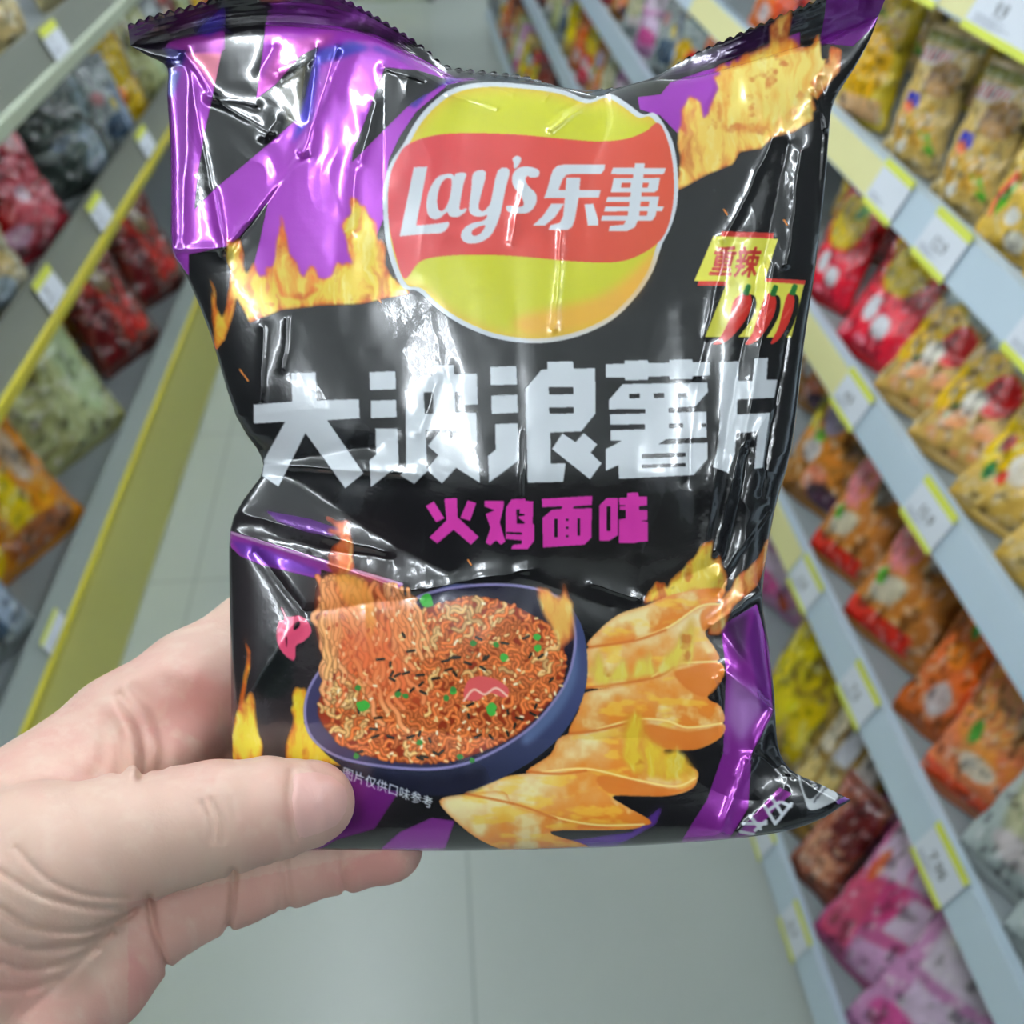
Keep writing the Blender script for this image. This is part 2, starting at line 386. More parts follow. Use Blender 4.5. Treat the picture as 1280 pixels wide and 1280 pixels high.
# bowl
rim = spline([(381, 888), (392, 850), (430, 806), (500, 758), (541, 740), (600, 731), (660, 734), (700, 750), (718, 784), (716, 826), (700, 866), (660, 912), (600, 948), (545, 961), (480, 958), (423, 946), (390, 922)], 6, True)
outer = spline([(381, 886), (430, 800), (541, 738), (600, 730), (690, 740), (724, 775), (734, 820), (730, 868), (705, 915), (660, 955), (600, 984), (550, 994), (490, 988), (440, 966), (396, 930)], 6, True)
paint(outer, grad((66, 76, 120), (34, 38, 62), (700, 850), (560, 990)), .1)
paint(spline([(440, 966), (490, 988), (550, 994), (600, 984), (600, 960), (545, 972), (480, 968)], 4, True), (24, 26, 48), .1, soft=3)
paint(spline([(700, 800), (716, 790), (722, 840), (700, 890), (660, 930), (655, 915), (695, 860)], 4, True), (92, 110, 150), .1, soft=3)
paint(rim, grad((28, 26, 48), (60, 58, 96), (640, 760), (400, 860)), .1)
line(np.vstack([rim, rim[:1]]), 1.8, (140, 132, 178))
# noodles
heap = spline([(403, 905), (398, 880), (412, 850), (440, 842), (470, 835), (500, 790), (515, 768), (560, 752), (600, 746), (640, 756), (685, 782), (706, 815), (704, 850), (682, 884), (640, 922), (570, 950), (500, 953), (436, 936)], 5, True)
lift = spline([(404, 722), (394, 760), (397, 800), (412, 842), (430, 870), (530, 875), (560, 800), (515, 770), (492, 745), (484, 728), (440, 716)], 5, True)
def inside(P, q):
    x, y = q; c = False; j = len(P) - 1
    for i in range(len(P)):
        if (P[i][1] > y) != (P[j][1] > y) and x < (P[j][0] - P[i][0]) * (y - P[i][1]) / (P[j][1] - P[i][1]) + P[i][0]: c = not c
        j = i
    return c
paint(heap, (150, 48, 20), soft=1); paint(lift, (150, 50, 24), soft=3, alpha=.8)
def noodle(region, ang, length, wob, r=2.4, light=.3):
    P = region; xs, ys = P[:, 0], P[:, 1]
    for _ in range(30):
        q = (random.uniform(xs.min(), xs.max()), random.uniform(ys.min(), ys.max()))
        if inside(P, q): break
    pts = [q]; a = ang + random.uniform(-wob, wob); ph = random.uniform(0, 6.28)
    for k in range(int(length / 4)):
        a2 = a + math.sin(ph + k * 1.0) * .9
        q = (q[0] + 4 * math.cos(a2), q[1] + 4 * math.sin(a2))
        if not inside(P, q): break
        pts.append(q)
    if len(pts) < 3: return
    t = random.random()
    base = np.array((238, 118, 52)) if t > light else np.array((246, 186, 112))
    base = base * random.uniform(.74, 1.02)
    line(pts, r + .6, base * .62, alpha=.85); line(pts, r, base * .96, core=np.minimum(base * 1.12 + 16, 255))
random.seed(3)
for i in range(540): noodle(heap, random.uniform(0, 3.14), random.uniform(20, 50), 3, 2.2, .07)
topright = spline([(505, 790), (520, 765), (600, 748), (650, 762), (620, 800), (560, 815)], 5, True)
for i in range(36): noodle(topright, random.uniform(0, 3.14), 30, 3, 2.2, .5)
leftheap = spline([(403, 905), (400, 870), (440, 842), (470, 860), (450, 925)], 5, True)
for i in range(50): noodle(leftheap, random.uniform(0, 3.14), 26, 3, 2.2, .6)
def strand(x0, y0, n, amp, drift, r, base):
    ph, f1, ph2 = random.uniform(0, 6.3), random.uniform(.25, .6), random.uniform(0, 6.3)
    pts = [(x0 + amp * math.sin(k * f1 + ph) + amp * .5 * math.sin(k * 1.1 + ph2) + drift * k, y0 + k * 5.5) for k in range(n)]
    line(pts, r + .8, np.array(base) * .6, alpha=.9); line(pts, r, base, core=np.minimum(np.array(base) * 1.1 + 18, 255))
for i in range(46):
    u_ = random.random(); x0 = 398 + u_ * 92; t_ = random.random()
    b_ = np.array((236, 122, 66)) * (1 - t_) + np.array((248, 184, 124)) * t_
    strand(x0, 714 + u_ * 18 + random.uniform(0, 60 if i % 3 else 6), random.randint(14, 25), random.uniform(3, 9), random.uniform(-.3, .9) + u_ * 1.2, 3.0, b_ * random.uniform(.86, 1.02))
for i in range(26): strand(400 + random.random() * 20, 722 + random.random() * 60, random.randint(8, 16), 3, random.uniform(-.2, .6), 2.4, (244, 170, 104))
for i in range(26): strand(486 + random.random() * 30, 728 + random.random() * 40, random.randint(8, 14), 4, random.uniform(1.2, 2.6), 2.4, (240, 150, 90))
paint(spline([(420, 720), (450, 722), (470, 760), (462, 800), (455, 770), (430, 750)], 5, True), (246, 205, 80), soft=3, alpha=.7)
paint(spline([(402, 722), (480, 730), (520, 790), (500, 840), (430, 830), (408, 790)], 5, True), (236, 110, 56), soft=10, alpha=.42)
for i in range(90):
    q = (random.uniform(405, 520), random.uniform(760, 880))
    line([q, (q[0] + random.uniform(-2, 2), q[1] + 3)], 1.3, (252, 214, 160) if i % 2 else (196, 84, 44))
paint(spline([(430, 800), (470, 790), (520, 850), (560, 880), (480, 880), (440, 850)], 4, True), (226, 100, 50), soft=8, alpha=.5)
flame(z5([(380, 180), (420, 200), (470, 260), (470, 165), (500, 230), (512, 340), (470, 380), (430, 300)]), seed=51, hot=(250, 190, 90), edge=(235, 120, 60), soft=4)
for i in range(240):
    q = (random.uniform(398, 705), random.uniform(745, 955))
    if inside(heap, q):
        a = random.uniform(0, 3.1); line([q, (q[0] + 3 * math.cos(a), q[1] + 3 * math.sin(a))], 1.5, (242, 205, 140) if i % 5 else (250, 240, 200))
for i in range(70):
    q = (random.uniform(410, 700), random.uniform(790, 950))
    if inside(heap, q):
        a = random.uniform(0, 3.1); line([q, (q[0] + 9 * math.cos(a), q[1] + 5 * math.sin(a))], 1.5, (36, 34, 26))
def green(x, y, r, c=(64, 180, 60)):
    paint(spline([(x + r * random.uniform(.7, 1.2) * math.cos(a), y + r * random.uniform(.7, 1.2) * math.sin(a)) for a in np.linspace(0, 5.4, 7)], 3, True), c)
for x, y, r in ((534, 752, 9), (453, 882, 8), (507, 870, 4), (567, 864, 5), (524, 928, 4), (614, 884, 6), (592, 804, 4), (671, 796, 5), (672, 810, 5), (630, 822, 5), (614, 890, 5), (558, 872, 4), (447, 860, 4), (445, 945, 4), (575, 946, 4), (498, 868, 4), (620, 806, 4), (566, 862, 4), (590, 950, 4)): green(x, y, r, (70, 178, 66) if r > 4 else (60, 140, 60))
paint(spline([(584, 852), (600, 845), (622, 850), (636, 862), (630, 872), (612, 866), (596, 876), (580, 872)], 5, True), (226, 92, 92))
line(spline([(580, 876), (592, 862), (606, 868), (620, 860), (634, 870)], 5), 1.4, (246, 200, 180))
# fine print under the bowl
text('图片仅供口味参考', (427, 971), (14.2, 4.9), (2.0, -15.5), WHITE, .012)
# logo
zl = Zm(440, 60, .34375)
LG = spline(zl([(480, 124), (620, 130), (760, 150), (860, 186), (935, 165), (1000, 200), (1056, 240), (1100, 236), (1140, 285), (1172, 360), (1186, 470), (1182, 570), (1160, 650), (1128, 715), (1090, 820), (1020, 920), (930, 1000), (800, 1055), (660, 1074), (520, 1056), (400, 1008), (310, 950), (240, 886), (185, 872), (148, 800), (122, 700), (113, 600), (116, 500), (138, 420), (185, 350), (230, 270), (290, 200), (370, 145)]), 5, True)
paint(LG, WHITE, .1)
cx, cy = zl([(650, 600)])[0]
LGI = np.array([(cx + (x - cx) * .964, cy + (y - cy) * .962) for x, y in LG])
YEL = (204, 203, 46)
paint(LGI, YEL, .1)
r = mask([LGI], 6); wd, m = r
blend(wd, np.clip((1 - blur(m, 9 * S)) * m * 1.1, 0, .6), (226, 165, 50), .1)
paint(spline(zl([(600, 980), (900, 900), (1080, 760), (1110, 740), (1050, 880), (900, 1000), (660, 1050)]), 5, True), (232, 160, 60), soft=6, alpha=.75)
red = spline(zl([(205, 350), (300, 318), (420, 310), (600, 315), (780, 332), (900, 340), (1000, 330), (1070, 302), (1112, 272), (1142, 320), (1166, 420), (1168, 560), (1135, 680), (1060, 745), (960, 778), (800, 775), (640, 760), (500, 752), (350, 755), (250, 775), (192, 838), (158, 750), (135, 640), (131, 540), (140, 460), (165, 400)]), 5, True)
paint(red, grad((214, 62, 70), (216, 82, 55), (520, 200), (820, 300)), .1)
zt = Zm(490, 180, .28125)
def pt(z, pts, col=WHITE, sm=0, foil=.05):
    P = [spline(z(q), sm, True) if sm else z(q) for q in pts]
    paint(P, col, foil)
pt(zt, [[(97, 103), (158, 100), (108, 362), (165, 357), (215, 352), (250, 345), (255, 352), (250, 370), (235, 388), (215, 397), (150, 400), (33, 411), (50, 330)]])
pt(zt, [[(330, 130), (318, 180), (302, 270), (304, 292), (330, 285), (328, 300), (300, 322), (275, 326), (252, 318), (245, 303), (215, 328), (185, 335), (160, 315), (153, 270), (160, 220), (180, 175), (205, 145), (240, 133), (265, 132), (278, 142), (285, 130)], [(250, 152), (265, 162), (258, 230), (240, 280), (220, 298), (205, 285), (202, 240), (215, 185), (235, 157)]], sm=3)
pt(zt, [[(362, 127), (418, 124), (395, 230), (385, 275), (390, 292), (405, 298), (425, 280), (440, 250), (470, 118), (523, 115), (505, 200), (485, 300), (465, 360), (440, 405), (405, 432), (365, 443), (330, 440), (308, 420), (308, 395), (325, 370), (360, 350), (400, 342), (418, 330), (422, 315), (405, 322), (370, 322), (345, 305), (343, 270), (352, 200)], [(415, 362), (395, 395), (370, 408), (355, 400), (360, 382), (385, 368)]], sm=3)
pt(zt, [[(535, 65), (555, 52), (573, 60), (572, 80), (555, 105), (542, 108), (540, 85)]], sm=3)
pt(zt, [[(655, 120), (650, 145), (615, 150), (605, 142), (595, 150), (595, 165), (610, 190), (640, 220), (642, 260), (625, 290), (600, 307), (560, 310), (520, 303), (508, 290), (510, 275), (535, 275), (560, 280), (580, 275), (585, 262), (570, 225), (540, 190), (533, 150), (545, 120), (570, 103), (605, 100), (640, 108)]], sm=3)
pt(zt, [[(948, 90), (944, 115), (930, 133), (800, 133), (775, 138), (760, 155), (740, 205), (928, 205), (920, 238), (675, 241), (690, 200), (703, 150), (715, 115), (735, 96), (770, 90)]])
pt(zt, [[(775, 150), (838, 150), (830, 240), (812, 340), (800, 370), (780, 382), (695, 382), (705, 360), (745, 350), (760, 320), (768, 240)]])
pt(zt, [[(708, 265), (765, 265), (725, 325), (680, 362), (625, 363), (670, 320)]]); pt(zt, [[(855, 268), (895, 265), (918, 340), (918, 362), (870, 362), (862, 310)]])
pt(zt, [[(982, 105), (1218, 107), (1210, 130), (1200, 136), (972, 134)]]); pt(zt, [[(1080, 85), (1124, 85), (1098, 330), (1080, 370), (1045, 388), (962, 388), (968, 364), (1030, 358), (1045, 330)]])
pt(zt, [[(985, 152), (1192, 150), (1182, 205), (1165, 216), (972, 215)], [(1022, 172), (1062, 172), (1058, 194), (1018, 194)], [(1106, 172), (1142, 172), (1136, 194), (1103, 194)]])
pt(zt, [[(958, 235), (1188, 232), (1184, 256), (950, 258)]]); pt(zt, [[(948, 278), (1210, 277), (1200, 298), (942, 300)]]); pt(zt, [[(934, 318), (1160, 318), (1148, 342), (928, 342)]]); pt(zt, [[(1148, 235), (1188, 233), (1172, 320), (1158, 340), (1128, 342)]])
# title
za = Zm(300, 430, .265625); zb = Zm(600, 430, .3125)
pt(za, [[(240, 136), (357, 132), (362, 265), (560, 259), (564, 350), (412, 360), (582, 608), (495, 680), (308, 420), (182, 672), (103, 622), (112, 545), (212, 366), (65, 375), (63, 285), (245, 270)]])
for q in ([(608, 132), (732, 127), (735, 213), (611, 218)], [(615, 266), (735, 262), (738, 345), (615, 350)], [(637, 398), (742, 398), (748, 570), (615, 675), (608, 548), (640, 520)]): pt(za, [q])
pt(za, [[(850, 150), (903, 148), (903, 101), (1007, 97), (1010, 142), (1115, 138), (1120, 285), (1043, 290), (1040, 225), (1013, 225), (1015, 322), (1113, 322), (1117, 468), (1085, 505), (1125, 540), (1130, 655), (1017, 583), (950, 657), (883, 597), (820, 658), (752, 618), (782, 588), (778, 222)],
        [(865, 228), (908, 228), (910, 328), (870, 328)], [(875, 407), (1035, 403), (1000, 445), (938, 410), (883, 480), (932, 523), (880, 588)]])
for q in ([(40, 92), (146, 87), (149, 163), (42, 165)], [(44, 206), (150, 202), (152, 275), (46, 281)], [(60, 320), (152, 316), (157, 465), (36, 555), (31, 448), (62, 422)]): pt(zb, [q])
pt(zb, [[(180, 180), (245, 103), (269, 100), (269, 71), (373, 68), (375, 98), (461, 96), (463, 278), (405, 350), (282, 355), (284, 478), (343, 477), (333, 552), (190, 555)], [(275, 173), (373, 172), (373, 200), (277, 202)], [(277, 255), (374, 253), (374, 277), (278, 279)]])
pt(zb, [[(330, 357), (382, 392), (415, 355), (470, 402), (443, 435), (487, 477), (440, 542), (287, 420)]])
pt(zb, [[(502, 80), (577, 78), (577, 66), (672, 64), (674, 76), (757, 74), (757, 62), (849, 60), (851, 73), (920, 71), (920, 127), (851, 129), (849, 140), (758, 142), (756, 130), (674, 131), (672, 144), (580, 146), (578, 134), (502, 134)]])
pt(zb, [[(570, 160), (910, 153), (912, 192), (862, 250), (755, 257), (755, 274), (905, 270), (907, 374), (745, 382), (715, 401), (910, 394), (911, 460), (855, 525), (555, 540), (553, 485), (503, 508), (503, 420), (565, 388), (522, 388), (521, 345), (660, 340), (660, 321), (520, 324), (519, 281), (660, 277), (661, 260), (515, 262), (516, 222)],
        [(596, 200), (638, 199), (638, 216), (597, 218)], [(695, 198), (736, 197), (736, 214), (696, 216)], [(792, 195), (833, 194), (833, 212), (793, 214)], [(757, 320), (812, 318), (812, 334), (757, 336)], [(886, 318), (908, 318), (908, 331), (888, 332)], [(648, 441), (822, 435), (822, 450), (648, 457)], [(648, 484), (822, 477), (822, 489), (648, 496)]])
pt(zb, [[(957, 71), (1036, 69), (1034, 147), (1090, 147), (1097, 57), (1152, 55), (1147, 143), (1190, 142), (1178, 215), (1030, 222), (1028, 282), (1160, 275), (1150, 350), (1130, 495), (1096, 500), (1110, 350), (1025, 358), (1020, 440), (993, 515), (930, 492), (952, 410), (960, 280)]])
# flavour name
zp = Zm(500, 600, .265625); PK = (226, 62, 176)
for q in ([[(208, 88), (268, 84), (272, 175), (372, 268), (333, 305), (252, 235), (175, 300), (137, 270), (218, 190)]], [[(120, 122), (160, 100), (210, 180), (170, 200)]], [[(318, 95), (360, 108), (330, 193), (283, 178)]],
          [[(397, 98), (490, 97), (488, 130), (470, 200), (497, 290), (475, 305), (452, 285), (425, 308), (402, 295), (425, 225), (402, 160), (445, 142), (397, 125)]],
          [[(498, 130), (525, 90), (590, 87), (592, 98), (628, 100), (625, 205), (633, 210), (633, 285), (602, 325), (522, 325), (530, 305), (572, 300), (573, 285), (497, 278)], [(500, 244), (575, 248), (575, 257), (500, 252)], [(548, 140), (562, 138), (562, 158), (585, 160), (585, 167), (560, 170), (560, 182), (585, 198), (585, 205), (550, 205)]],
          [[(667, 88), (905, 74), (904, 118), (820, 124), (812, 134), (903, 132), (902, 272), (868, 305), (672, 318), (670, 178), (715, 140), (760, 136), (765, 124), (668, 128)], [(727, 182), (741, 182), (741, 270), (727, 270)], [(835, 180), (847, 180), (847, 262), (835, 262)], [(781, 182), (793, 182), (793, 192), (781, 192)], [(781, 220), (793, 220), (793, 230), (781, 230)], [(781, 260), (793, 260), (793, 270), (781, 270)]],
          [[(938, 120), (972, 84), (1025, 84), (1025, 260), (985, 286), (938, 287)], [(974, 125), (990, 125), (990, 240), (974, 240)]],
          [[(1030, 84), (1068, 82), (1070, 60), (1122, 58), (1124, 78), (1163, 78), (1163, 120), (1125, 124), (1125, 142), (1166, 142), (1166, 190), (1128, 192), (1168, 196), (1168, 290), (1128, 292), (1100, 298), (1030, 297), (1029, 185), (1062, 180), (1062, 142), (1033, 142), (1033, 122), (1060, 122), (1060, 118), (1031, 118)]]):
    pt(zp, q, PK)
# chili badge
zc = Zm(800, 0, .375)
RED = (214, 62, 52); YB = (228, 222, 82)
pt(zc, [[(272, 770), (448, 776), (444, 800), (266, 792)]], RED); pt(zc, [[(195, 935), (420, 935), (410, 955), (190, 953)]], RED); pt(zc, [[(410, 926), (553, 934), (549, 950), (405, 944)]], RED)
pt(zc, [[(245, 786), (460, 796), (415, 940), (180, 937)]], YB); pt(zc, [[(292, 935), (410, 938), (548, 948), (505, 1125), (216, 1124)]], YB)
text('重辣', (885.5, 341), (30, 1.2), (10, -40), (200, 52, 44), .022)
ch = [[(330, 985), (350, 975), (370, 985), (372, 1020), (350, 1070), (310, 1120), (275, 1145), (242, 1148), (270, 1120), (295, 1070), (310, 1010)], [(420, 985), (440, 978), (453, 990), (450, 1040), (420, 1100), (385, 1140), (350, 1148), (375, 1110), (395, 1050)], [(490, 985), (505, 975), (515, 990), (512, 1030), (490, 1090), (460, 1135), (435, 1145), (460, 1095), (475, 1040)]]
for q in ch: pt(zc, [[(x + 14, y + 6) for x, y in q]], (20, 24, 20), sm=4)
for q in ch:
    pt(zc, [q], (218, 52, 42), sm=4)
    pt(zc, [[(x0 * .35 + q[2][0] * .65 - 10, x1 * .35 + q[2][1] * .65 + 18) for x0, x1 in q[3:8]]], (226, 80, 66), sm=3)
    x, y = q[1]; pt(zc, [[(x - 6, y + 6), (x, y - 14), (x + 8, y - 28), (x + 20, y - 22), (x + 14, y), (x + 12, y + 10)]], (40, 120, 50), sm=3)
# turned corner, bottom right: banner lettering and emblem
paint([(912, 1052), (974, 984), (990, 992), (968, 1012), (940, 1046)], (150, 42, 150), .4)
z6 = Zm(860, 640, .3359)
for a, b in (((285, 1095), (325, 1160)), ((310, 1060), (350, 1125)), ((325, 1160), (385, 1085)), ((300, 1110), (340, 1080)), ((350, 1080), (382, 1095)), ((195, 1190), (245, 1200)), ((205, 1160), (290, 1160)), ((230, 1130), (270, 1180)), ((250, 1185), (290, 1150))):
    line(z6([a, b]), 2.3, WHITE)
emb = spline(z6([(405, 920), (430, 905), (480, 945), (530, 1010), (558, 1060), (520, 1090), (455, 1110), (430, 1060), (408, 980)]), 5, True)
paint(emb, (196, 200, 202), .2)
paint(spline(z6([(415, 930), (430, 920), (475, 960), (500, 1010), (470, 1060), (440, 1060), (418, 990)]), 5, True), (60, 62, 64), .2)
for k in range(7):
    line(z6([(430 + k * 7, 950 + k * 13), (450 + k * 5, 965 + k * 10)]), 1.0, (205, 208, 208))
for k in range(4): line(z6([(470 + k * 14, 1080 - k * 16), (480 + k * 14, 1060 - k * 16)]), 1.2, (90, 92, 96))
line(z6([(540, 1000), (600, 1060), (560, 1080)]), 3, (96, 50, 130))
IMG[:] = blur(IMG, 1)
def sample(px, py):
    x = (px - BX) * S - .5; y = (py - BY) * S - .5
    x = np.clip(x, 0, BW * S - 2); y = np.clip(y, 0, BH * S - 2)
    xi = x.astype(int); yi = y.astype(int); fx = (x - xi)[:, None]; fy = (y - yi)[:, None]
    c = (IMG[yi, xi] * (1-fx) + IMG[yi, xi+1] * fx) * (1-fy) + (IMG[yi+1, xi] * (1-fx) + IMG[yi+1, xi+1] * fx) * fy
    o = np.empty_like(c); o[:, :3] = lin(c[:, :3]); o[:, 3] = c[:, 3]
    return o
# ------------------------------------------------------------------ the held packet
def foil_mat(name, rough, extra=0):
    m = bpy.data.materials.new(name); m.use_nodes = True; nt = m.node_tree; b = nt.nodes['Principled BSDF']
    a = nt.nodes.new('ShaderNodeAttribute'); a.attribute_name = 'print'
    nt.links.new(a.outputs['Color'], b.inputs['Base Color']); nt.links.new(a.outputs['Alpha'], b.inputs['Metallic'])
    b.inputs['Roughness'].default_value = rough; b.inputs['Specular IOR Level'].default_value = 1.0
    b.inputs['Coat Weight'].default_value = .65; b.inputs['Coat Roughness'].default_value = .04
    tc = nt.nodes.new('ShaderNodeTexCoord'); n = nt.nodes.new('ShaderNodeTexNoise'); n.inputs['Scale'].default_value = 420; n.inputs['Detail'].default_value = 3
    nt.links.new(tc.outputs['Object'], n.inputs['Vector'])
    bp = nt.nodes.new('ShaderNodeBump'); bp.inputs['Strength'].default_value = .06; bp.inputs['Distance'].default_value = .0006
    nt.links.new(n.outputs['Fac'], bp.inputs['Height']); nt.links.new(bp.outputs[0], b.inputs['Normal']); nt.links.new(bp.outputs[0], b.inputs['Coat Normal'])
    return m
M_FOIL = foil_mat('printed_foil', .22)
M_BACK = mat('foil_back', (60, 26, 72), rough=.3, metal=.4, noise=(30, (20, 16, 24), .06))

topc = [(163, 57), (200, 52), (240, 42), (281, 34), (336, 30), (387, 32), (429, 36), (470, 45), (531, 77), (570, 97), (640, 101), (700, 108), (748, 119), (768, 112), (810, 100), (860, 97), (931, 79), (985, 62), (1040, 44), (1098, 20)]
leftc = [(163, 57), (185, 70), (209, 84), (209, 120), (213, 180), (214, 250), (215, 312), (233, 345), (262, 415), (295, 520), (330, 580), (304, 625), (288, 662), (287, 745), (289, 860), (291, 950), (302, 1010), (345, 1060)]
rightc = [(1098, 20), (1088, 48), (1068, 85), (1042, 128), (1036, 170), (1032, 220), (1020, 330), (1005, 430), (990, 560), (968, 640), (953, 740), (960, 800), (968, 870), (972, 930), (988, 962), (1025, 980), (1064, 1000)]
botc = [(345, 1060), (430, 1063), (560, 1064), (700, 1061), (800, 1057), (920, 1048), (985, 1038), (1030, 1022), (1064, 1000)]
def coons(NU, NV):
    T, B_, Lc, Rc = resample(spline(topc, 4), NU), resample(botc, NU), resample(spline(leftc, 3), NV), resample(spline(rightc, 3), NV)
    s = np.linspace(0, 1, NU)[None, :, None]; t = np.linspace(0, 1, NV)[:, None, None]
    P = (1 - t) * T[None] + t * B_[None] + (1 - s) * Lc[:, None] + s * Rc[:, None] - ((1-s)*(1-t)*T[0] + s*(1-t)*T[-1] + (1-s)*t*B_[0] + s*t*B_[-1])
    return P, s[..., 0] + 0 * t[..., 0], t[..., 0] + 0 * s[..., 0]
# creases: x1, y1, x2, y2, height, width
CR = [(233, 66, 268, 120, 6, 7), (233, 66, 278, 310, 4, 9), (236, 66, 228, 312, -5, 12), (380, 190, 278, 312, 6, 8), (380, 190, 420, 60, 7, 9), (372, 195, 300, 300, -5, 10), (216, 312, 284, 310, 5, 5), (268, 240, 280, 310, 4, 5),
      (320, 130, 262, 122, 5, 7), (345, 150, 330, 170, 7, 10), (262, 122, 340, 165, 4, 8), (420, 60, 350, 90, 8, 14), (340, 60, 325, 90, -5, 10), (480, 84, 530, 100, 4, 5), (395, 60, 388, 150, -6, 9), (430, 120, 420, 330, -3, 30),
      (745, 121, 690, 163, 5, 6), (745, 121, 700, 140, -4, 8), (560, 118, 620, 135, 3, 4), (600, 105, 640, 118, 2, 4), (690, 115, 680, 125, 2, 3),
      (330, 580, 520, 592, 7, 10), (330, 580, 460, 560, -4, 16), (330, 582, 560, 720, -7, 26), (288, 662, 500, 735, 7, 9), (289, 668, 490, 700, -5, 14), (300, 640, 480, 690, 4, 9), (380, 765, 320, 690, -4, 7), (385, 765, 520, 745, -4, 9), (380, 765, 300, 880, 4, 16), (500, 740, 660, 712, 4, 9),
      (655, 230, 640, 300, 3, 8), (703, 290, 693, 410, 3.5, 7), (655, 540, 652, 620, 2, 4), (545, 480, 525, 540, 3, 10), (505, 540, 560, 470, -2, 16), (640, 300, 650, 560, -1.5, 22), (330, 410, 326, 500, 3, 6), (360, 400, 354, 460, 2.5, 5),
      (965, 175, 905, 300, 7, 9), (985, 185, 955, 330, -8, 14), (1000, 190, 985, 330, 8, 10), (1028, 100, 1020, 330, -5, 8), (1018, 110, 1032, 160, 7, 7), (905, 300, 872, 470, 5, 12), (950, 330, 905, 560, -6, 12), (968, 330, 930, 560, 5, 8), (985, 420, 950, 620, -5, 8),
      (880, 430, 862, 600, -4, 16), (900, 540, 880, 700, 5, 9), (935, 560, 905, 720, -6, 10), (925, 560, 895, 690, 5, 6), (965, 640, 900, 720, 6, 10), (950, 740, 890, 780, 6, 6), (900, 740, 960, 640, -5, 8), (895, 850, 905, 940, 3.5, 4), (908, 840, 966, 888, 6, 7), (966, 888, 935, 950, 6, 7), (905, 790, 962, 880, -5, 12),
      (935, 950, 900, 1040, 6, 9), (940, 940, 985, 970, -7, 10), (920, 1040, 980, 985, 5, 5), (985, 965, 1050, 1005, 5, 8), (740, 730, 800, 750, 4, 6), (800, 750, 900, 700, -3, 12), (640, 715, 760, 760, -3, 14),
      (820, 100, 1000, 66, 4, 6), (450, 200, 470, 130, 4, 8), (445, 215, 440, 290, 2, 8), (850, 400, 870, 640, -3, 26), (790, 560, 800, 690, 3, 20)]
_bag_cache = {}
def bag_z(PX, PY, s, t):
    e = np.clip(4 * s * (1 - s), 0, 1); f = np.clip(4 * t * (1 - t), 0, 1)
    z = 92 * e ** .55 * f ** .42
    z = z * (1 - .25 * np.exp(-(((PX - 330) / 90) ** 2 + ((PY - 600) / 80) ** 2)))
    dx = np.minimum(s, 1 - s) * 4; dy = np.minimum(t, 1 - t) * 6; edge = np.clip(np.minimum(dx, dy), 0, 1)
    c = np.zeros_like(z)
    for x1, y1, x2, y2, a, w in CR:
        d = np.array((x2 - x1, y2 - y1), float); L = d @ d
        bx0, bx1, by0, by1 = min(x1, x2) - 4*w, max(x1, x2) + 4*w, min(y1, y2) - 4*w, max(y1, y2) + 4*w
        k = (PX > bx0) & (PX < bx1) & (PY > by0) & (PY < by1)
        X, Y = PX[k] + 5 * (fbm(PX[k] * .03, PY[k] * .03, 61) - .5), PY[k] + 5 * (fbm(PX[k] * .03, PY[k] * .03, 62) - .5)
        h = ((X - x1) * d[0] + (Y - y1) * d[1]) / L; hc = np.clip(h, 0, 1)
        D = np.hypot(X - x1 - hc * d[0], Y - y1 - hc * d[1])
        c[k] += a * np.exp(-np.sqrt((D / w) ** 2 + .12) * 1.6) * 1.7
    n = fbm(PX * .012, PY * .009, 71, 3) - .5
    r = 1 - np.abs(2 * fbm(PX * .016 + 2 * n, PY * .0045, 75, 2) - 1)
    side = np.clip((PX - 860) / 80, 0, 1) + np.clip((330 - PX) / 60, 0, 1) * (PY > 620) + np.clip((300 - PY) / 100, 0, 1) * (PX < 480) * .3 + np.clip((130 - PY) / 40, 0, 1)
    side = np.clip(side, 0, 1)
    z = z + c + n * 5 * edge + (r - .6) * (.6 + 8 * side) * np.clip(edge * 3, 0.1, 1)
    q_ = np.clip((PY - 578) / 130, 0, 1); z = z - 20 * q_ * q_ * (3 - 2 * q_) * edge
    return z
NU, NV = 800, 960
P, SS, TT = coons(NU, NV)
PX, PY = P[..., 0].ravel(), P[..., 1].ravel(); ss, tt = SS.ravel(), TT.ravel()
PZ = bag_z(PX, PY, ss, tt)
bag_near = lambda x, y: float(PZ[np.argmin((PX - x) ** 2 + (PY - y) ** 2)])
ctr = held([(640, 640, 0)])[0]
bag = empty('chip_packet', tuple(ctr))
tag(bag, 'glossy black and purple foil packet of potato chips held up by the hand in front', 'chip packet')
idx = np.arange(NU * NV).reshape(NV, NU)
Q = np.stack([idx[:-1, :-1], idx[1:, :-1], idx[1:, 1:], idx[:-1, 1:]], -1).reshape(-1, 4)
front = mesh_np('front_panel', held(np.stack([PX, PY, PZ], 1)) - ctr, Q, M_FOIL, bag, sample(PX, PY))
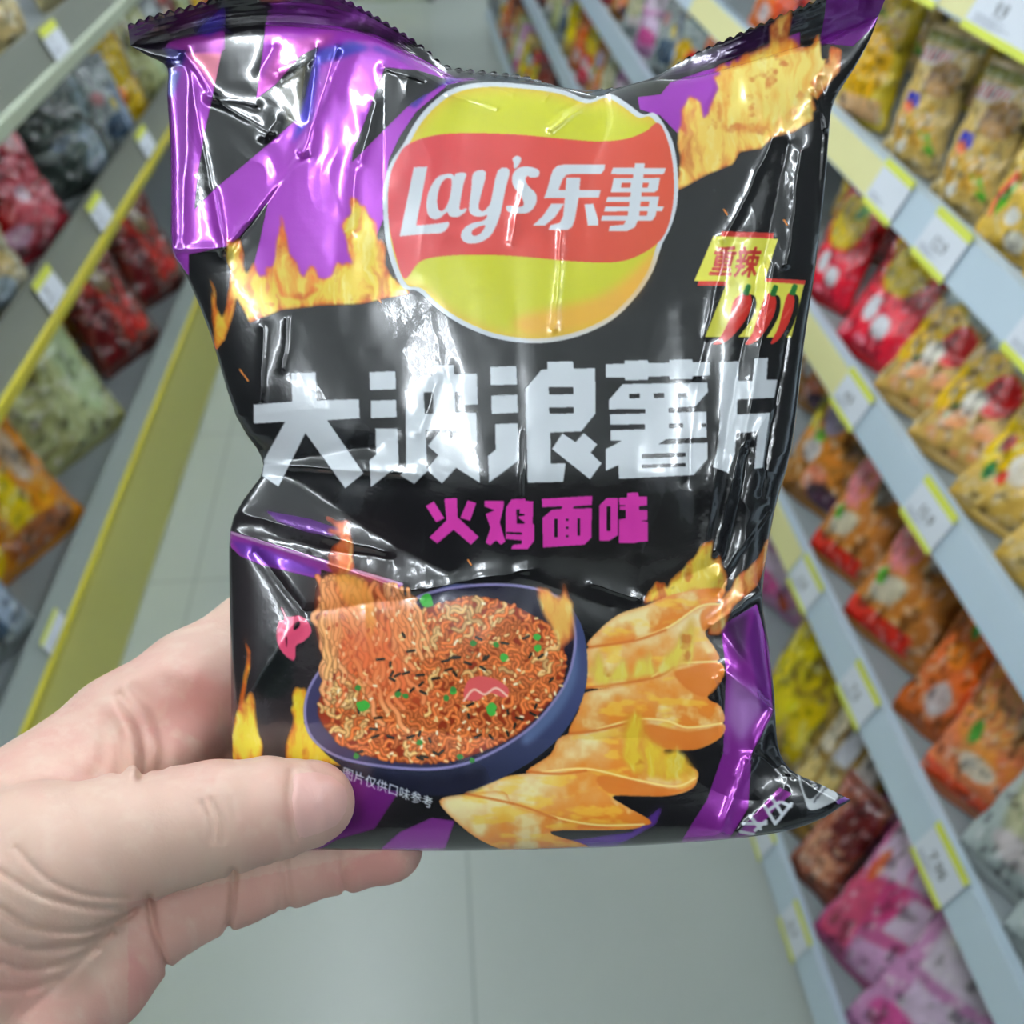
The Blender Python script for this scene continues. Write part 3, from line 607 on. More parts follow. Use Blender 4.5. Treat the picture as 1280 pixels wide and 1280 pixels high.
# back panel, coarser, shares the rim
nu, nv = 120, 140
Pb, sb, tb = coons(nu, nv); bx, by = Pb[..., 0].ravel(), Pb[..., 1].ravel(); s_, t_ = sb.ravel(), tb.ravel()
rimz = bag_z(bx, by, s_, t_) * (np.clip(4*s_*(1-s_), 0, 1) * np.clip(4*t_*(1-t_), 0, 1) < 1e-9)
left_low = np.exp(-((bx - 330) / 170) ** 2 - ((by - 950) / 260) ** 2)
zb_ = -(78 * (1 - .55 * left_low)) * np.clip(4*s_*(1-s_), 0, 1) ** .5 * np.clip(4*t_*(1-t_), 0, 1) ** .5 + (fbm(bx * .02, by * .01, 90) - .5) * 14 * np.clip(4*s_*(1-s_)*4*t_*(1-t_), 0, 1) + rimz
ib = np.arange(nu * nv).reshape(nv, nu)
Qb = np.stack([ib[:-1, :-1], ib[:-1, 1:], ib[1:, 1:], ib[1:, :-1]], -1).reshape(-1, 4)
tag(mesh_np('back_panel', held(np.stack([bx, by, zb_], 1)) - ctr, Qb, M_BACK, bag), 'dark purple back panel')
# seals: two-layer strips with a saw-tooth edge
def seal(name, base, outer, zb0, zo, n=800, rows=14, tooth=4.0, pitch=13.5, th=1.6):
    A = resample(spline(base, 4), n); B_ = resample(spline(outer, 4), n)
    u = np.linspace(0, 1, n); Ls = np.r_[0, np.cumsum(np.linalg.norm(np.diff(B_, axis=0), axis=1))]
    nrm = B_ - A; nrm /= np.linalg.norm(nrm, axis=1)[:, None] + 1e-9
    TO = nrm * ((.5 + .5 * np.sin(Ls / pitch * 6.283 + 1.5 * np.sin(Ls * .02))) ** .7 * tooth)[:, None]
    V = []; 
    for layer in (0, 1):
        for j in range(rows):
            v = j / (rows - 1); XY = A * (1 - v) + B_ * v + TO * (j == rows - 1)
            z = zb0(u) * (1 - v) + zo(u) * v + .35 * np.sin(v * rows * 2.2) * (v < .85) - layer * th * (v > 0.02)
            z = z + (fbm(XY[:, 0] * .02, XY[:, 1] * .05, 95, 3) - .5) * 6 * v
            V.append(np.stack([XY[:, 0], XY[:, 1], z], 1))
    V = np.concatenate(V); i0 = np.arange(n * rows).reshape(rows, n); i1 = i0 + n * rows
    q = lambda I: np.stack([I[:-1, :-1], I[1:, :-1], I[1:, 1:], I[:-1, 1:]], -1).reshape(-1, 4)
    e = np.stack([i0[-1, :-1], i1[-1, :-1], i1[-1, 1:], i0[-1, 1:]], -1)
    Fq = np.concatenate([q(i0)[:, ::-1], q(i1), e])
    return mesh_np(name, held(V) - ctr, Fq, M_FOIL, bag, sample(V[:, 0], V[:, 1]))
outer_top = [(160, 34), (190, 22), (240, 9), (290, -6), (350, -12), (400, -8), (436, 4), (490, 35), (530, 62), (550, 80), (570, 88), (620, 93), (655, 97), (720, 112), (790, 108), (826, 92), (870, 68), (960, 28), (1030, -2), (1080, -26), (1112, -14)]
zrim = np.interp(np.linspace(0, 1, 800), np.linspace(0, 1, NU), PZ.reshape(NV, NU)[0])
seal('top_seal', topc, outer_top, lambda u: zrim, lambda u: zrim + 34 - 115 * np.exp(-((u - .57) / .17) ** 2))
zrb = np.interp(np.linspace(0, 1, 800), np.linspace(0, 1, NU), PZ.reshape(NV, NU)[-1])
seal('bottom_seal', botc, [(342, 1070), (430, 1069), (560, 1058), (700, 1054), (800, 1049), (920, 1040), (985, 1034), (1030, 1022), (1058, 1004)], lambda u: zrb - 1, lambda u: zrb - 10 - 60 * np.sin(np.pi * np.clip(u * 1.05, 0, 1)), tooth=2.5)
# ------------------------------------------------------------------ the hand
def chain(X, Y, Z, pts):
    D = None
    for (ax, ay, az, ar), (bx_, by_, bz, br) in zip(pts[:-1], pts[1:]):
        dx, dy, dz = bx_ - ax, by_ - ay, bz - az; L = dx*dx + dy*dy + dz*dz
        h = np.clip(((X-ax)*dx + (Y-ay)*dy + (Z-az)*dz) / L, 0, 1)
        d = np.sqrt((X-ax-h*dx)**2 + (Y-ay-h*dy)**2 + (Z-az-h*dz)**2) - (ar + (br-ar) * (h*h*(3-2*h)))
        D = d if D is None else np.minimum(D, d) - np.maximum(12 - np.abs(D - d), 0) ** 2 / 48
    return D
def smin(a, b, k): return np.minimum(a, b) - np.maximum(k - np.abs(a - b), 0) ** 2 / (4 * k)
zt_ = bag_near(390, 1005)
THUMB = [(-40, 1120, 30, 150), (60, 1085, 58, 108), (150, 1052, 68, 84), (215, 1035, 72, 75), (275, 1022, 75, 72), (335, 1012, 73, 65), (385, 1004, 66, 54), (396, 1001, 62, 46)]
INDEX = [(-29, 1108, -40, 126), (60, 1026, -65, 106), (162, 937, -92, 94), (246, 869, -110, 81), (323, 809, -128, 69), (430, 778, -150, 55), (520, 772, -150, 44)]
MIDDLE = [(60, 1090, -80, 110), (200, 1000, -140, 68), (340, 940, -170, 58), (450, 915, -176, 52), (540, 900, -170, 44)]
RING = [(60, 1140, -70, 110), (200, 1090, -128, 64), (330, 1030, -165, 56), (440, 1000, -165, 50), (520, 985, -158, 42)]
PINKY = [(20, 1290, -20, 122), (108, 1215, -28, 80), (200, 1143, -42, 58), (287, 1105, -50, 54), (359, 1086, -50, 48), (430, 1070, -46, 45), (478, 1063, -42, 41), (488, 1061, -42, 40)]
PALM = [(-280, 1300, -20, 230), (-120, 1220, -20, 190), (20, 1150, -40, 150), (100, 1110, -55, 110)]
GROOVES = [  # x,y lists, depth, width
    ([(20, 1060), (60, 1100), (110, 1120), (160, 1122)], 4, 4), ([(0, 1090), (50, 1120), (110, 1135), (150, 1136)], 5, 4.5), ([(0, 1135), (40, 1160), (100, 1165), (150, 1150), (170, 1135)], 6, 5),
    ([(-10, 1170), (40, 1187), (100, 1182), (140, 1165)], 4.5, 5), ([(-10, 1200), (30, 1212), (80, 1205), (120, 1185)], 4, 5), ([(-10, 1238), (30, 1238), (70, 1225)], 3.5, 5),
    ([(30, 1270), (90, 1215), (140, 1165)], 3.5, 6),
    ([(186, 1118), (192, 1160), (210, 1212)], 9, 4.5), ([(292, 1088), (290, 1130), (284, 1168)], 9, 4.5), ([(357, 1080), (362, 1140)], 5, 5), ([(424, 1070), (426, 1095), (434, 1122)], 6, 4.5), ([(345, 1075), (350, 1142)], 3, 4),
    ([(262, 1000), (275, 1025), (278, 1050)], 4, 4.5), ([(250, 1005), (262, 1028), (264, 1050)], 3, 4.5), ([(290, 1000), (296, 1022)], 2.2, 4), ([(364, 966), (361, 1005), (368, 1050)], 4, 4.5), ([(272, 965), (268, 985)], 2.2, 4),
    ([(150, 870), (172, 900), (182, 940), (178, 972)], 6, 7), ([(135, 885), (150, 925), (150, 965)], 3.5, 7), ([(165, 860), (190, 885), (205, 930), (200, 960)], 5, 9), ([(120, 900), (130, 945), (118, 968)], 2.5, 7)]
FOLDS = [([(160, 852), (200, 838), (240, 842)], 7, 18), ([(140, 885), (162, 920), (166, 962)], 9, 10), ([(200, 905), (240, 895), (285, 905)], -16, 30)]
def skin_sdf(X, Y, Z):
    d = chain(X, Y, Z, PALM)
    d = smin(d, chain(X, Y, Z, INDEX), 40)
    d = smin(d, chain(X, Y, Z, MIDDLE), 16); d = smin(d, chain(X, Y, Z, RING), 16)
    d = smin(d, chain(X, Y, Z, PINKY), 12)
    d = smin(d, chain(X, Y, Z, THUMB), 20)
    for L, lst in ((1, GROOVES), (-1, FOLDS)):
        for pts, a, w in lst:
            P_ = spline(pts, 4); DD = np.full(X.shape, 1e9, np.float32)
            k = (X > P_[:, 0].min() - 4*w) & (X < P_[:, 0].max() + 4*w) & (Y > P_[:, 1].min() - 4*w) & (Y < P_[:, 1].max() + 4*w)
            x, y = X[k], Y[k]; m = np.full(x.shape, 1e9)
            for i in range(len(P_) - 1):
                ax, ay = P_[i]; ex, ey = P_[i+1] - P_[i]
                h = np.clip(((x-ax)*ex + (y-ay)*ey) / (ex*ex + ey*ey + 1e-9), 0, 1); m = np.minimum(m, (x-ax-h*ex)**2 + (y-ay-h*ey)**2)
            d[k] += L * a * np.exp(-m / (w * w)) * np.clip((Z[k] + 140) / 60, 0, 1)
    return np.maximum(np.maximum(d, -(X + 320)), np.maximum(Y - 1465, Z - 190))
st = 3.0
gx = np.arange(-330, 580, st, dtype=np.float32); gy = np.arange(730, 1480, st, dtype=np.float32); gz = np.arange(-280, 200, st, dtype=np.float32)
X, Y, Z = np.meshgrid(gx, gy, gz, indexing='ij')
SD = skin_sdf(X, Y, Z).astype(np.float32)
def surface_nets(SD, gx, gy, gz):
    ins = SD < 0
    c = np.zeros(tuple(n - 1 for n in SD.shape), np.uint8)
    for i in (0, 1):
        for j in (0, 1):
            for k in (0, 1):
                c += ins[i:SD.shape[0]-1+i, j:SD.shape[1]-1+j, k:SD.shape[2]-1+k]
    act = (c > 0) & (c < 8); ids = np.full(c.shape, -1, np.int64); A = np.argwhere(act); ids[act] = np.arange(len(A))
    acc = np.zeros((len(A), 3)); cnt = np.zeros(len(A))
    cor = [(i, j, k) for i in (0, 1) for j in (0, 1) for k in (0, 1)]
    for p in cor:
        for ax in range(3):
            if p[ax]: continue
            q = list(p); q[ax] = 1
            a = SD[A[:, 0]+p[0], A[:, 1]+p[1], A[:, 2]+p[2]]; b = SD[A[:, 0]+q[0], A[:, 1]+q[1], A[:, 2]+q[2]]
            cr = (a < 0) != (b < 0); t = np.where(cr, a / (a - b + 1e-12), 0)
            pos = np.repeat(np.array([p], float), len(A), 0); pos[:, ax] += t
            acc[cr] += pos[cr]; cnt[cr] += 1
    V = A + acc / cnt[:, None]
    V = np.stack([gx[0] + V[:, 0]*st, gy[0] + V[:, 1]*st, gz[0] + V[:, 2]*st], 1)
    Fs = []
    for ax in range(3):
        o1, o2 = [(1, 2), (2, 0), (0, 1)][ax]
        sl = [slice(None)]*3; a = SD; 
        s0 = [slice(1, n-1) for n in SD.shape]; s0[ax] = slice(0, SD.shape[ax]-1); s1 = list(s0); s1[ax] = slice(1, SD.shape[ax])
        i0, i1 = ins[tuple(s0)], ins[tuple(s1)]; E = np.argwhere(i0 != i1); 
        base = E.copy(); 
        for d_ in range(3):
            if d_ != ax: base[:, d_] += 1
        def cell(da, db):
            b = base.copy(); b[:, o1] += da; b[:, o2] += db; return ids[b[:, 0], b[:, 1], b[:, 2]]
        q = np.stack([cell(-1, -1), cell(0, -1), cell(0, 0), cell(-1, 0)], 1)
        fl = i0[tuple(E.T)]; q[~fl] = q[~fl][:, ::-1]; Fs.append(q)
    Fq = np.concatenate(Fs); return V, Fq[(Fq >= 0).all(1)]
HV, HF = surface_nets(SD, gx, gy, gz)
par = list(range(len(HV)))
def find(i):
    while par[i] != i: par[i] = par[par[i]]; i = par[i]
    return i
for q in HF.tolist():
    a_ = find(q[0])
    for k_ in q[1:]: par[find(k_)] = a_
root_ = np.array([find(i) for i in range(len(HV))]); big = np.bincount(root_).argmax(); keep = root_ == big
print('hand pieces', len(set(root_.tolist())))
remap = np.cumsum(keep) - 1; HF = remap[HF[keep[HF[:, 0]]]]; HV = HV[keep]
assert_sign = 0
# light smoothing
E = np.concatenate([HF[:, [0, 1]], HF[:, [1, 2]], HF[:, [2, 3]], HF[:, [3, 0]]])
for _ in range(1):
    s = np.zeros_like(HV); n = np.zeros(len(HV)); np.add.at(s, E[:, 0], HV[E[:, 1]]); np.add.at(s, E[:, 1], HV[E[:, 0]]); np.add.at(n, E[:, 0], 1); np.add.at(n, E[:, 1], 1)
    HV = HV * .5 + .5 * s / n[:, None]
# y axis of the page points down: mapping mirrors, so flip the faces
base_c = np.array((212, 178, 160.)); pink = np.array((208, 150, 140.)); pale = np.array((219, 194, 175.))
hx, hy, hz = HV.T
n1 = fbm(hx * .012 + 9, hy * .012 + hz * .01, 120); n2 = fbm(hx * .05, hy * .05 + hz * .04, 124)
wp = np.clip(np.exp(-((hx-235)/70)**2-((hy-890)/70)**2) * .9 + .7*np.exp(-((hx-470)/60)**2-((hy-1085)/40)**2) + np.clip((n1-.5)*2.2, 0, .5) + .45*(hy > 1120-.2*(hx-200))*(hx > 160)*1.0 + .5*np.exp(-((hx-400)/50)**2-((hy-1000)/45)**2), 0, 1)[:, None]
cc = base_c*(1-wp) + pink*wp; w2 = np.clip((n2-.5)*1.6, 0, .5)[:, None]; cc = cc*(1-w2) + pale*w2
M_SKIN = mat('skin', None, rough=.5, attr='print', sss=.12, bump=(900, .25, .0004), spec=.4)
hand = mesh_np('hand', held(HV) , HF[:, ::-1], M_SKIN, None, np.c_[lin(cc), np.ones(len(cc))])
tag(hand, 'bare left hand gripping the lower left corner of the chip packet, thumb in front', 'hand')
# thumb nail
NA = spline([(366, 968), (385, 963), (410, 967), (430, 979), (437, 996), (433, 1018), (420, 1034), (398, 1044), (374, 1048), (367, 1030), (364, 1005), (365, 985)], 4, True)
cen = NA.mean(0); rings = 8; V = []; K = len(NA)
for r_ in range(rings + 1):
    f = r_ / rings; V.append(cen + (NA - cen) * f)
V = np.concatenate(V); 
zz = np.linspace(190, -60, 400)
XX, ZZ = np.meshgrid(V[:, 0], zz, indexing='ij'); YY = np.repeat(V[:, 1][:, None], len(zz), 1)
sd = skin_sdf(XX, YY, ZZ); hit = np.argmax(sd < 0, 1); zs = zz[hit]
zs = np.where(hit == 0, 10, zs)
f = np.repeat(np.arange(rings+1) / rings, K)
zn = zs + 3.5 * (1 - f ** 6) - .4
Fn = []
for r_ in range(rings):
    for i in range(K):
        j = (i+1) % K; Fn.append((r_*K+i, r_*K+j, (r_+1)*K+j, (r_+1)*K+i))
tag(mesh_np('thumbnail', held(np.c_[V, zn]), np.array(Fn), mat('nail', (222, 176, 166), rough=.28, sss=.1, coat=.25), hand), 'pale pink trimmed thumbnail')
LAMP = 31.0
# ------------------------------------------------------------------ shop: floor, ceiling, lamps
M_FLOOR = mat('floor_tiles', (190, 197, 190), rough=.28, noise=(1.5, (180, 189, 182), .3))
nt = M_FLOOR.node_tree; b = nt.nodes['Principled BSDF']; src = b.inputs['Base Color'].links[0].from_socket
tc = nt.nodes.new('ShaderNodeTexCoord'); br = nt.nodes.new('ShaderNodeTexBrick'); br.offset = 0; br.inputs['Scale'].default_value = 1
br.inputs['Brick Width'].default_value = .6; br.inputs['Row Height'].default_value = .6; br.inputs['Mortar Size'].default_value = .003
br.inputs['Mortar'].default_value = L4((158, 166, 161)); br.inputs['Mortar Smooth'].default_value = .3
nt.links.new(tc.outputs['Object'], br.inputs['Vector']); nt.links.new(src, br.inputs['Color1']); nt.links.new(src, br.inputs['Color2']); nt.links.new(br.outputs['Color'], b.inputs['Base Color'])
tag(MB().box((-4.5, -4, -.08), (4.5, 9.5, 0)).build('floor', M_FLOOR), kind='structure')
tag(MB().box((-4.5, -4, 3.1), (4.5, 9.5, 3.2)).build('ceiling', mat('ceiling_paint', (225, 228, 226), rough=.9)), kind='structure')
M_WALL = mat('wall_paint', (200, 204, 200), rough=.8); M_WALLD = mat('dark_wall', (70, 72, 70), rough=.8)  # unseen front wall darkened so the packet's lower half reflects dark
for n, a, c in (('wall_back', (-4.5, 9.5, 0), (4.5, 9.6, 3.1)), ('wall_front', (-4.5, -4.1, 0), (4.5, -4, 3.1)), ('wall_left', (-4.6, -4, 0), (-4.5, 9.5, 3.1)), ('wall_right', (4.5, -4, 0), (4.6, 9.5, 3.1))):
    tag(MB().box(a, c).build(n, M_WALLD if n == 'wall_front' else M_WALL), kind='structure')
M_TUBE = mat('lamp_tube', (255, 255, 255), emis=(240, 248, 255), estr=LAMP)
M_HOUS = mat('lamp_housing', (235, 236, 236), rough=.4)
for lx in (-2.6, -.5, 1.7):
    for ly in (-1.3, .4, 2.1, 3.8, 5.5, 7.2):
        L = empty('ceiling_lamp', (lx, ly, 2.86)); tag(L, 'long white fluorescent ceiling lamp over the shop aisles', 'lamp', 'fluorescent ceiling lamps in rows')
        MB().box((-.045, -.65, -.045), (.045, .65, -.01)).build('housing', M_HOUS, L, .006)
        for dy in (-.5, .5): MB().cyl((0, dy, -.02), (0, dy, .24), .006).build('hanger', M_HOUS, L)
        for dx in (-.05, .05): MB().cyl((dx, -.62, -.065), (dx, .62, -.065), .018).build('tube', M_TUBE, L)
w = bpy.data.worlds.new('world'); scn.world = w; w.use_nodes = True
w.node_tree.nodes['Background'].inputs[0].default_value = (.6, .66, .7, 1); w.node_tree.nodes['Background'].inputs[1].default_value = .4

# ------------------------------------------------------------------ racks
CR_, CL_ = .52, .743
ANG = {1: R(1.5), -1: R(-1.5)}; CC = {1: CR_, -1: CL_}
def rack_pt(side, x, y, z):
    """rack frame (x = distance into the rack from its face, y along the aisle) -> world"""
    a = ANG[side]; X = side * (CC[side] + x)
    return Vector((X * math.cos(a) - y * math.sin(a), X * math.sin(a) + y * math.cos(a), z))
def hit_y(px, py, side, dx):
    d = ray(px, py); a = -ANG[side]
    x = d.x * math.cos(a) - d.y * math.sin(a); y = d.x * math.sin(a) + d.y * math.cos(a)
    t = side * (CC[side] + dx) / x
    return y * t, EYE.z + d.z * t
M_SHELF = mat('shelf_steel', (150, 158, 160), rough=.4); M_DARKB = mat('rack_back', (60, 64, 62), rough=.7)
M_RAIL = mat('rail_plastic', (196, 214, 226), rough=.3, coat=.2); M_CREAM = mat('cream_insert', (226, 222, 160), rough=.5)
M_GREYR = mat('grey_rail', (128, 132, 122), rough=.4); M_LOWR = mat('clear_rail', (150, 160, 156), rough=.3); M_YEL = mat('yellow_strip', (206, 194, 40), rough=.4); M_PALE = mat('pale_strip', (190, 200, 176), rough=.5)
M_YPAN = mat('yellow_base_panel', (232, 226, 122), rough=.45); M_TAG = mat('tag_paper', (222, 228, 236), rough=.6); M_TAGY = mat('tag_yellow', (216, 224, 84), rough=.6); M_INK = mat('ink', (30, 34, 44), rough=.6)
M_LEAD = mat('tag_grey_print', (150, 156, 168), rough=.6)
RS = [(.072, .05), (.595, .045), (.91, .042), (1.16, .042), (1.375, .042)]      # lower edge and height of each rail, right rack
LS = [(.27, .03), (.71, .03), (1.043, .03)]
Y0, Y1 = -.6, 6.6
def rack(side, name, label):
    root = empty(name, rack_pt(side, 0, 0, 0), (0, 0, ANG[side])); tag(root, label, 'shelf rack')
    X = lambda x: side * x
    def bx(n, m, a, c, bev=0):
        lo = (min(X(a[0]), X(c[0])), a[1], a[2]); hi = (max(X(a[0]), X(c[0])), c[1], c[2])
        return MB().box(lo, hi).build(n, m, root, bev)
    D = .46
    bx('back_panel', M_DARKB, (D, Y0, 0), (D + .03, Y1, 1.95))
    for y in (Y0, Y1): bx('side_panel', M_SHELF, (.02, y - .02, 0), (D, y, 1.9))
    if side == 1:
        bx('base_plinth', M_DARKB, (.03, Y0, 0), (D, Y1, .07))
        for z, h in RS:
            bx('shelf', M_SHELF, (.012, Y0, z + h * .1), (D, Y1, z + h * .1 + .018))
            r = MB().extr([(X(0), z), (X(.012), z), (X(.03), z + h), (X(.018), z + h)], Y0, Y1).build('price_rail', M_RAIL, root)
            ye = {0: None, 1: 1.07, 2: 1.03, 3: 1.05, 4: .85}[RS.index((z, h))]
            if ye: tag(MB().extr([(X(-.0012), z + .003), (X(0), z + .003), (X(.0165), z + h - .003), (X(.0153), z + h - .003)], ye, ye + .9).build('rail_insert', M_CREAM, r), 'cream rail insert')
    else:
        bx('base_panel', M_YPAN, (.012, Y0, .0), (.03, Y1, .27), .003)
        for i, (z, h) in enumerate(LS):
            bx('shelf', M_SHELF, (.012, Y0, z + .01), (D, Y1, z + .03))
            bx('edge_strip', M_YEL if i < 2 else M_PALE, (-.004, Y0, z - .002), (.012, Y1, z + (.02 if i < 2 else .026)), .002)
            r = MB().extr([(X(.004), z + .02), (X(.009), z + .02), (X(.034), z + (.085 if i else .058)), (X(.029), z + (.085 if i else .058))], Y0, Y1).build('price_rail', M_GREYR if i else M_LOWR, root)
    return root
rack(1, 'display_rack', 'shelf rack with white price rails filled with snack bags, right of the chip packet')
rack(-1, 'display_rack', 'shelf rack with grey rails, yellow edges and a yellow base panel, left of the aisle')
# far rack across the end of the aisle
fr = empty('display_rack', (-.35, 7.35, 0)); tag(fr, 'far shelf rack with a yellow base strip across the end of the aisle', 'shelf rack')
MB().box((-1.1, 0, 0), (.36, .5, .1)).build('base_panel', M_PALE, fr); MB().box((-1.1, -.012, .1), (.36, .5, .17)).build('edge_strip', M_YEL, fr); MB().box((-1.1, .45, .17), (.36, .5, 1.9)).build('back_panel', M_DARKB, fr)
for z in (.55, .95, 1.35): MB().box((-1.1, 0, z), (.36, .45, z + .03)).build('shelf', M_SHELF, fr)
MB().box((.36, -.02, 0), (.40, .5, 1.9)).build('side_panel', M_DARKB, fr)

# price tags
def price(side, px, py, shelf, label, txt, w=.075, yel=True, drop=0, wide=False):
    z, h = (RS if side == 1 else LS)[shelf]
    y, zz = hit_y(px, py, side, .004)
    if side == -1: z, h = z + .0285, (.054 if shelf else .028)
    sl = math.atan2(.018, h) if side == 1 else math.atan2(.025, .065)
    xo = .0 if side == 1 else .004
    p = rack_pt(side, xo, y, z)
    root = empty('price_tag', p); tag(root, label, 'price tag')
    # local frame: X along the aisle edge (reading direction), Z up the rail, Y into the rack
    a = ANG[side]; root.rotation_euler = Euler((-sl if False else 0, 0, a + (R(-90) if side == 1 else R(90))))
    Mt = Matrix.Rotation(-sl, 4, 'X')
    H = h * (1.06 if not drop else 1.0)
    def b(n, m, x0, z0, x1, z1, d0, d1, par=root):
        mb = MB().box((x0, -d1, z0), (x1, -d0, z1), Mt); return mb.build(n, m, par)
    card = b('card', M_TAG, -w/2, -.002, w/2, H, .003, .0038)
    if yel and side == 1:
        b('yellow_edge', M_TAGY, -w/2, -.003, w/2, H*.09, .0034, .0042); b('yellow_edge', M_TAGY, -w/2, H*.93, w/2, H + .006, .0034, .0042)
    elif yel: b('yellow_edge', M_TAGY, -w/2, H*.72, w/2, H, .0034, .0042)
    if txt:
        T = text_tris(txt, .02); V = []; Fc = []
        for t in T:
            n = len(V)
            V += [tuple(Mt @ Vector((-w*.22 + x * h * .42, -.0038, h * .38 + yv * h * .42))) for x, yv in t]; Fc.append((n, n+1, n+2))
        m = MB(); m.v = V; m.f = Fc; m.build('price_print', M_INK, root)
    mb = MB()
    for k in range(5): mb.box((-w*.4, -.0040, h*(.14 + .04*k)), (-w*.4 + w*(.3 + .1*((k*7) % 3)), -.0036, h*(.155 + .04*k)), Mt)
    mb.build('small_print', M_LEAD, root)
    return root
RT = [(1152, 20, 4, 'white price tag on the cream part of the topmost right rail', '5.5'), (1248, 70, 4, 'long white price card on the topmost right rail near the frame edge', '9.9'),
      (1100, 272, 3, 'white price tag with fine print below the yellow pasta bag', ''), (1166, 332, 3, 'white price tag below the pasta bags, where the rail turns white', '12.9'),
      (1060, 508, 2, 'white price tag beside the red candy bags, left end of its rail', '4.9'), (1155, 650, 2, 'white price tag under the chips bags with red rooster spots', '15.9'),
      (1002, 740, 1, 'white price tag left of the pink and orange bags', '6.8'), (1070, 868, 1, 'white price tag in the middle of the second lowest right rail', '7.5'), (1168, 1088, 1, 'white price tag with a bold price below the pale nut pouch', '7.98'),
      (945, 1060, 0, 'white price tag half hidden behind the packet corner, lowest right rail', ''), (996, 1150, 0, 'white price tag on the lowest right rail beside the pink bags', '8.9'),
      (1272, 500, 3, 'price tag at the right frame edge on the rail above the chips bags', '')]
for px, py, s, lb, t in RT: price(1, px, py, s, lb, t, w=.075 if (px, s) != (1248, 4) else .13)
LT = [(68, 30, 2, 'price tag with yellow top on the top left grey rail', '7'), (128, 262, 1, 'price tag on the grey rail beside the red wrapped candies', '9'), (70, 372, 1, 'price tag on the grey rail below the red wrapped candies', '8'), (186, 180, 1, 'price tag on the grey rail below the yellow pouch', ''),
      (60, 770, 0, 'blue and yellow printed price tag beside the orange pouch', '')]
for px, py, s, lb, t in LT: price(-1, px, py, s, lb, t, w=.09)

# ------------------------------------------------------------------ pouches
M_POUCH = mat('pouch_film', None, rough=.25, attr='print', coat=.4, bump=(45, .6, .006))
def design(U_, V_, spec):
    base, blobs = spec[0], spec[1:]
    C = np.zeros(U_.shape + (3,)) + np.array(base, float)
    for b_ in blobs:
        k, u, v, ru, rv, rot, col = b_[:7]
        c, s = math.cos(rot), math.sin(rot); du, dv = (U_ - u), (V_ - v); x = (du * c + dv * s) / ru; y = (-du * s + dv * c) / rv
        if k == 'e': m = np.clip((1 - np.sqrt(x*x + y*y)) * 5 + .5, 0, 1)
        elif k == 'r': m = np.clip((1 - np.maximum(abs(x), abs(y))) * 6 + .5, 0, 1)
        elif k == 's': m = np.clip((1 - np.maximum(abs(x), abs(y))) * 6 + .5, 0, 1) * (np.sin(x * 22) > .2)        # lettering-like strokes
        elif k == 'n': m = np.clip((1 - np.sqrt(x*x + y*y)) * 4 + .5, 0, 1) * np.clip((fbm(U_ * 14 + v * 9, V_ * 18 + u * 9, int(u * 50) + 3) - .42) * 5, 0, 1)
        elif k == 'w': m = np.clip((1 - np.maximum(abs(x), abs(y))) * 4 + .5, 0, 1) * (np.sin((U_ * 9 + 3 * np.sin(V_ * 8)) * 7 + V_ * 20) * .5 + .5)
        C = C * (1 - m[..., None]) + np.array(col, float) * m[..., None]
    n = fbm(U_ * 7, V_ * 9, 201)[..., None]; sd_ = int(abs(spec[0][0] * 7 + spec[0][2])) % 200
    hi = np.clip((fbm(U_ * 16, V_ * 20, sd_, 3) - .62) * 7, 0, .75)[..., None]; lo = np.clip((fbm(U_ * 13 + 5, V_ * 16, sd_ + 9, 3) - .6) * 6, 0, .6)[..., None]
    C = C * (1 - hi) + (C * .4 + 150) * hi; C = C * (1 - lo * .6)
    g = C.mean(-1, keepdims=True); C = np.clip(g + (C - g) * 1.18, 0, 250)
    return np.clip(C * (.84 + .28 * n), 0, 250)
_proto = {}; YAWP = 26
from mathutils.bvhtree import BVHTree
PLACED = []; _geo = {}
